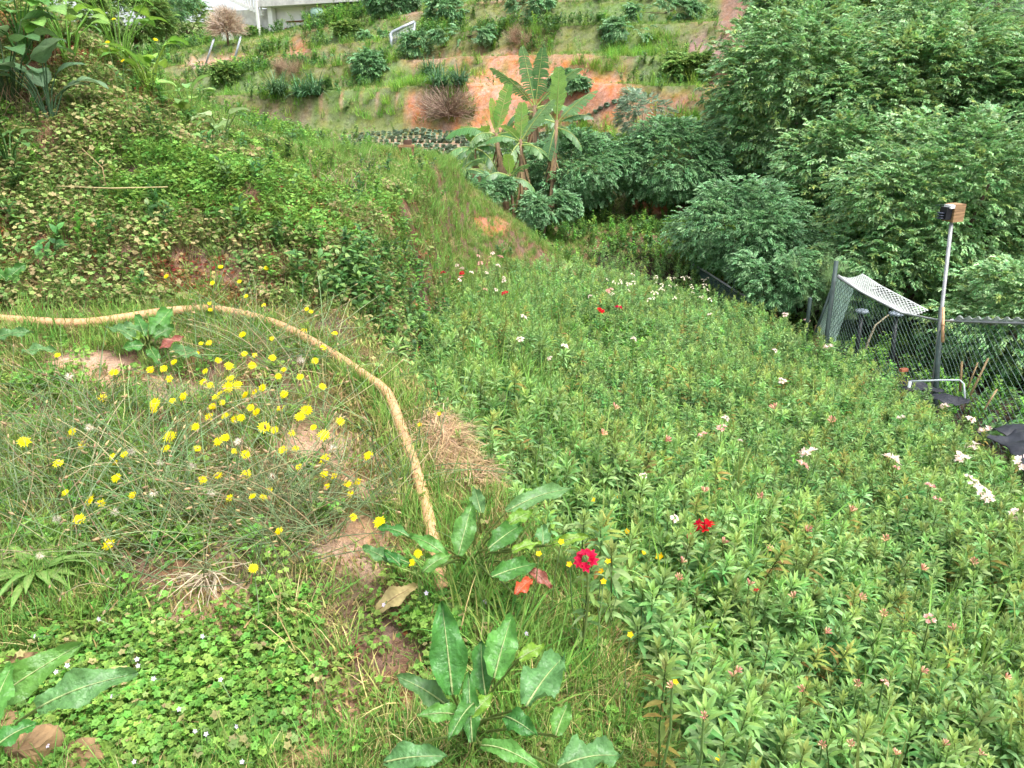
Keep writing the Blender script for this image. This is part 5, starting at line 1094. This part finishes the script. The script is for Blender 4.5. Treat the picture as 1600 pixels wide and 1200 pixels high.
for a, c_ in [(1055, 1066), (1133, 1144), (1122, 1184)]:
    flower("buttercup", "yellow buttercup low in the front corner of the bed", "buttercup", "buttercups at the front of the bed", a, c_, .4, 11, BUTTER, .4)
for a, c_ in [(178, 30), (168, 66), (192, 95), (200, 5), (222, 22), (243, 62)]:
    P, t = hit(a, 130); flower("sow_thistle_flower", "yellow flower on the tall sow thistle at top left", "flower", "sow thistle flowers", a, c_, .55, 8, HEADS, .4)
# lily-like blooms of the bed
def bloom(col, col2, n, seed, r=.5, flo=.30):
    rg = np.random.default_rng(seed); b = PB()
    for f in range(n):
        a = f*2*math.pi/n+rg.random()*.4; c0 = np.array([math.cos(a)*r*.55, math.sin(a)*r*.55, .1+.25*rg.random()]) if n > 1 else np.zeros(3); ax = np.array([math.cos(a)*.6, math.sin(a)*.6, .8])
        u1 = np.cross(ax, [0, 0, 1.0]); u1 /= np.linalg.norm(u1)+1e-6; u3 = np.cross(ax, u1)
        for k in range(6):
            th = k*math.pi/3; d = ax*.55+(u1*math.cos(th)+u3*math.sin(th))*.8; b.leaf(c0, d, flo*(.85+.3*rg.random()), flo*.62, jit(col if k % 3 else col2, .12, rg), n=3, droop=.25, fold=.1, shape='ovate', rng=rg)
        b.tube([(0, 0, -.25), c0], [.02, .02], lin(120, 140, 80), n=3, cap=False)
    return b.mesh("bloom", M_PETAL)
WHB = [bloom(lin(246, 232, 220), lin(240, 206, 194), 5, k) for k in range(3)]; PKB = [bloom(lin(236, 196, 180), lin(226, 160, 150), 4, 5+k) for k in range(3)]; RDB = [bloom((.62, .010, .035), (.5, .006, .02), 6, 9+k, flo=.34) for k in range(2)]
CRM = [bloom(lin(250, 244, 226), lin(246, 232, 200), 3, 15)]
def bedbloom(label, cat, group, px_, py_, dia, heads, lift=.50, foliage=True):
    lift = lip_lift(px_, py_, lift+.02)
    P, t = hit(px_, py_, lift+.0); hd = at(px_, py_, t); g_ = np.array([hd[0], hd[1]+.04, 0]); g_[2] = zt1(g_[0], g_[1]); rt = thing("flowering_shoot", label, cat, g_, group=group); h = hd-g_
    if foliage: obj("foliage", ALSTRO[int(R.integers(8))], rt, rot=(0, 0, R.random()*6), scl=max(.4, float(h[2]))/.5*.92)
    b = PB(); b.tube([(0, 0, 0), h*.6+np.array([.01, 0, 0]), h], [.004, .0035, .003], lin(110, 136, 76), n=4, cap=False); obj("stem", b.mesh("stem", M_STEM), rt)
    obj("bloom", heads[int(R.integers(len(heads)))], rt, loc=h, rot=(.35+.3*R.random(), (R.random()-.5)*.7, R.random()*6), scl=dia*t/1200)
for a, c_, s, lb in [(917, 878, 34, "deep red bloom at the bed edge right of the dock plant"), (1101, 828, 32, "deep red bloom in mid bed, larger of two side by side"), (1079, 839, 11, "tiny red bloom just left of the mid bed red one"), (1182, 924, 9, "single red floret low in the bed")]: bedbloom(lb, "red flower", "red blooms", a, c_, s, RDB, .50)
for a, c_, s in [(965, 484, 14), (937, 487, 12), (790, 460, 11), (692, 428, 9), (722, 428, 8)]: bedbloom("small red bloom far up the bed", "red flower", "distant red blooms", a, c_, s, RDB, .5)
WLAB = {(1266, 712): "white bloom cluster alone in the middle of the bed", (1390, 722): "blush white bloom right of the lone mid bed cluster", (1594, 724): "white bloom cut by the right photo edge, upper one", (1588, 806): "white bloom at the right photo edge, lower one", (881, 543): "white bloom left of the bed centre", (1052, 812): "slim white bloom just above the red pair"}
for a, c_, s in [(1266, 712, 28), (1390, 722, 30), (1408, 656, 14), (1477, 639, 16), (1540, 678, 22), (1515, 657, 15), (1520, 703, 22), (1505, 720, 22), (1498, 712, 14), (1520, 760, 20), (1535, 772, 24), (1545, 782, 20), (1510, 748, 16), (1594, 724, 24), (1588, 806, 24), (881, 543, 13), (860, 561, 9), (1052, 812, 14), (817, 620, 14), (817, 497, 12), (814, 532, 12), (923, 465, 9), (989, 532, 11), (1209, 549, 9), (1295, 546, 16), (1260, 503, 11), (1227, 493, 9), (1110, 493, 9), (1132, 656, 13), (1222, 597, 12), (1156, 690, 9), (1005, 745, 12)]:
    lb = WLAB.get((a, c_)); far_ = c_ < 600
    bedbloom(lb or ("small white bloom in the far half of the bed" if far_ else "white bloom in the drift near the right edge of the bed" if a > 1400 else "white bloom scattered in the near half of the bed"), "white flower", "white blooms in the far half" if far_ else "white blooms in the drift at right" if a > 1400 else "white blooms in the near half", a, c_, s, WHB, .53, not far_)
for k in range(46):
    a, c_ = 945+165*R.random(), 430+40*R.random(); bedbloom("cream bloom in the pale patch at the far end of the bed", "cream flower", "cream blooms at the far end", a, c_, 6+3*R.random(), CRM, .5, False)
for k in range(16):
    a, c_ = 705+90*R.random(), 395+60*R.random(); bedbloom("pale bloom in the far left corner of the bed", "pale flower", "pale blooms in the far left corner", a, c_, 6+4*R.random(), WHB if k % 3 else PKB, .5, False)
for a, c_, s in [(953, 456, 12), (1250, 731, 22), (1099, 683, 18), (1127, 671, 16), (1451, 765, 20), (1462, 784, 16), (1400, 735, 14), (1452, 968, 18), (1380, 1068, 14)]:
    bedbloom("pink bloom among the green shoots of the bed", "pink flower", "pink blooms", a, c_, s, PKB, .5)
# bud clusters
def buds(seed):
    rg = np.random.default_rng(seed); b = PB()
    for k in range(7):
        a = k*2.4; d = np.array([math.cos(a)*.6, math.sin(a)*.6, .7+.3*rg.random()]); e0 = d*.22; c_ = jit([lin(226, 178, 156), lin(214, 156, 140), lin(226, 196, 156)][rg.integers(3)], .15, rg)
        b.tube([e0*.2, e0, e0+d*.10, e0+d*.2, e0+d*.27], [.015, .02, .055, .05, .01], [c_][0], n=5, cap=False)
    for k in range(5): b.leaf((0, 0, 0), rdir(10, 50, rg), .5, .1, jit(lin(150, 150, 92), .2, rg), n=3, droop=.4, rng=rg)
    return b.mesh("buds", M_PETAL)
BUD = [buds(k) for k in range(3)]
for a, c_ in [(1040, 985), (1060, 905), (1170, 915), (1200, 860), (1260, 830), (1150, 1050), (1145, 1058), (1255, 1080), (1340, 1070), (1285, 1165), (1330, 1165), (1490, 985), (1530, 1180), (1475, 1165), (1440, 890), (1520, 880), (1400, 1180), (1385, 845), (1130, 850), (1290, 990), (980, 720), (1065, 880), (1050, 1075), (1440, 1050), (1570, 1060), (1345, 935), (1240, 935), (1100, 770), (1190, 780), (1330, 800), (1420, 800), (1040, 690), (940, 680), (890, 715), (880, 735), (1210, 640), (1300, 660), (960, 640), (1100, 1120), (1380, 960)]:
    wh = "far" if c_ < 800 else "middle" if c_ < 1000 else "front"; bedbloom("shoot topped with salmon pink buds in the %s part of the bed" % wh, "budding shoot", "budding shoots in the %s part" % wh, a, c_, 22, BUD, .47)
# tiny white-violet flowers in the ground cover
b = PB()
for k in range(5): a = k*1.257; b.leaf((0, 0, 0), (math.cos(a), math.sin(a), .25), .5, .34, lin(226, 214, 236), n=2, droop=.2, shape='ovate')
b.disc((0, 0, .05), (0, 0, 1), .1, lin(190, 170, 120), lobes=5, cut=.9, cup=-.2); VIO = [b.mesh("tiny_flower", M_PETAL)]
for a, c_ in [(55, 994), (35, 1085), (105, 1040), (88, 1050), (214, 1030), (216, 1040), (345, 1062), (175, 1088), (280, 1108), (305, 1142), (322, 1147), (75, 1165), (378, 1190), (370, 1135), (210, 1190), (666, 927), (758, 940), (822, 990), (878, 1030), (155, 967), (317, 994), (600, 945), (55, 1140), (240, 1060)]:
    flower("tiny_pale_flower", "tiny pale violet flower in the lobed ground cover at the bottom", "flower", "tiny pale violet flowers", a, c_, .09, 9, VIO, .7)

# pale fluffy seed heads among the wiry stems
b = PB(); rg = np.random.default_rng(12)
for _ in range(70):
    d = rg.normal(size=3); d /= np.linalg.norm(d); b.blade(d*.08, d, .42, .05, jit(lin(214, 204, 184), .12, rg), n=2, droop=.05)
PUFF = [b.mesh("seed_head", M_DRY)]
for a, c_ in [(139, 668), (250, 722), (108, 588), (300, 728), (62, 868), (470, 562), (205, 706), (180, 800), (330, 770), (425, 745), (88, 810), (240, 770), (372, 690), (520, 700)]:
    flower("seed_head", "pale fluffy seed head among the wiry stems", "seed head", "seed heads among the wiry stems", a, c_, .10, 16, PUFF, .5, lin(150, 150, 110))

# longer grass around the dock plants and leaning over the hose
x, y, z = cloud(9000, 1.0, 3.2, 1, 25); p, q, d, e = regions(x, y, z)
tz = np.maximum.reduce([blob(p, q, 780, 1100, 70, 90)*.5, blob(p, q, 740, 940, 60, 40)*.25, blob(p, q, 470, 1010, 40, 60)*.12])
put("long_grass", PR_GRASS, x, y, z, (e < .1) & (R.random(len(x)) < tz*.35), np.where((R.random(len(x)) < .2) | (p < 600), 3, R.integers(0, 3, len(x))), 1.1+.6*R.random(len(x)), tilt=.3, label="longer grass blades around the dock plants at bottom centre", cat="grass")
n = 420; k = R.integers(4, len(hc)-1, n); off = (R.random(n)-.5)*.16; off = np.where(np.abs(off) < .03, .045*np.sign(off), off)
tx = hc[np.minimum(k+1, len(hc)-1)]-hc[k-1]; tx /= np.linalg.norm(tx, axis=1)[:, None]
hx_, hy_ = hc[k, 0]-tx[:, 1]*off, hc[k, 1]+tx[:, 0]*off
put("hose_side_grass", PR_GRASS, hx_, hy_, zt(hx_, hy_), np.ones(n, bool), np.where(R.random(n) < .35, 3+R.integers(0, 2, n), R.integers(0, 3, n)), .5+.5*R.random(n), tilt=.3, label="grass tufts leaning against the orange hose", cat="grass")
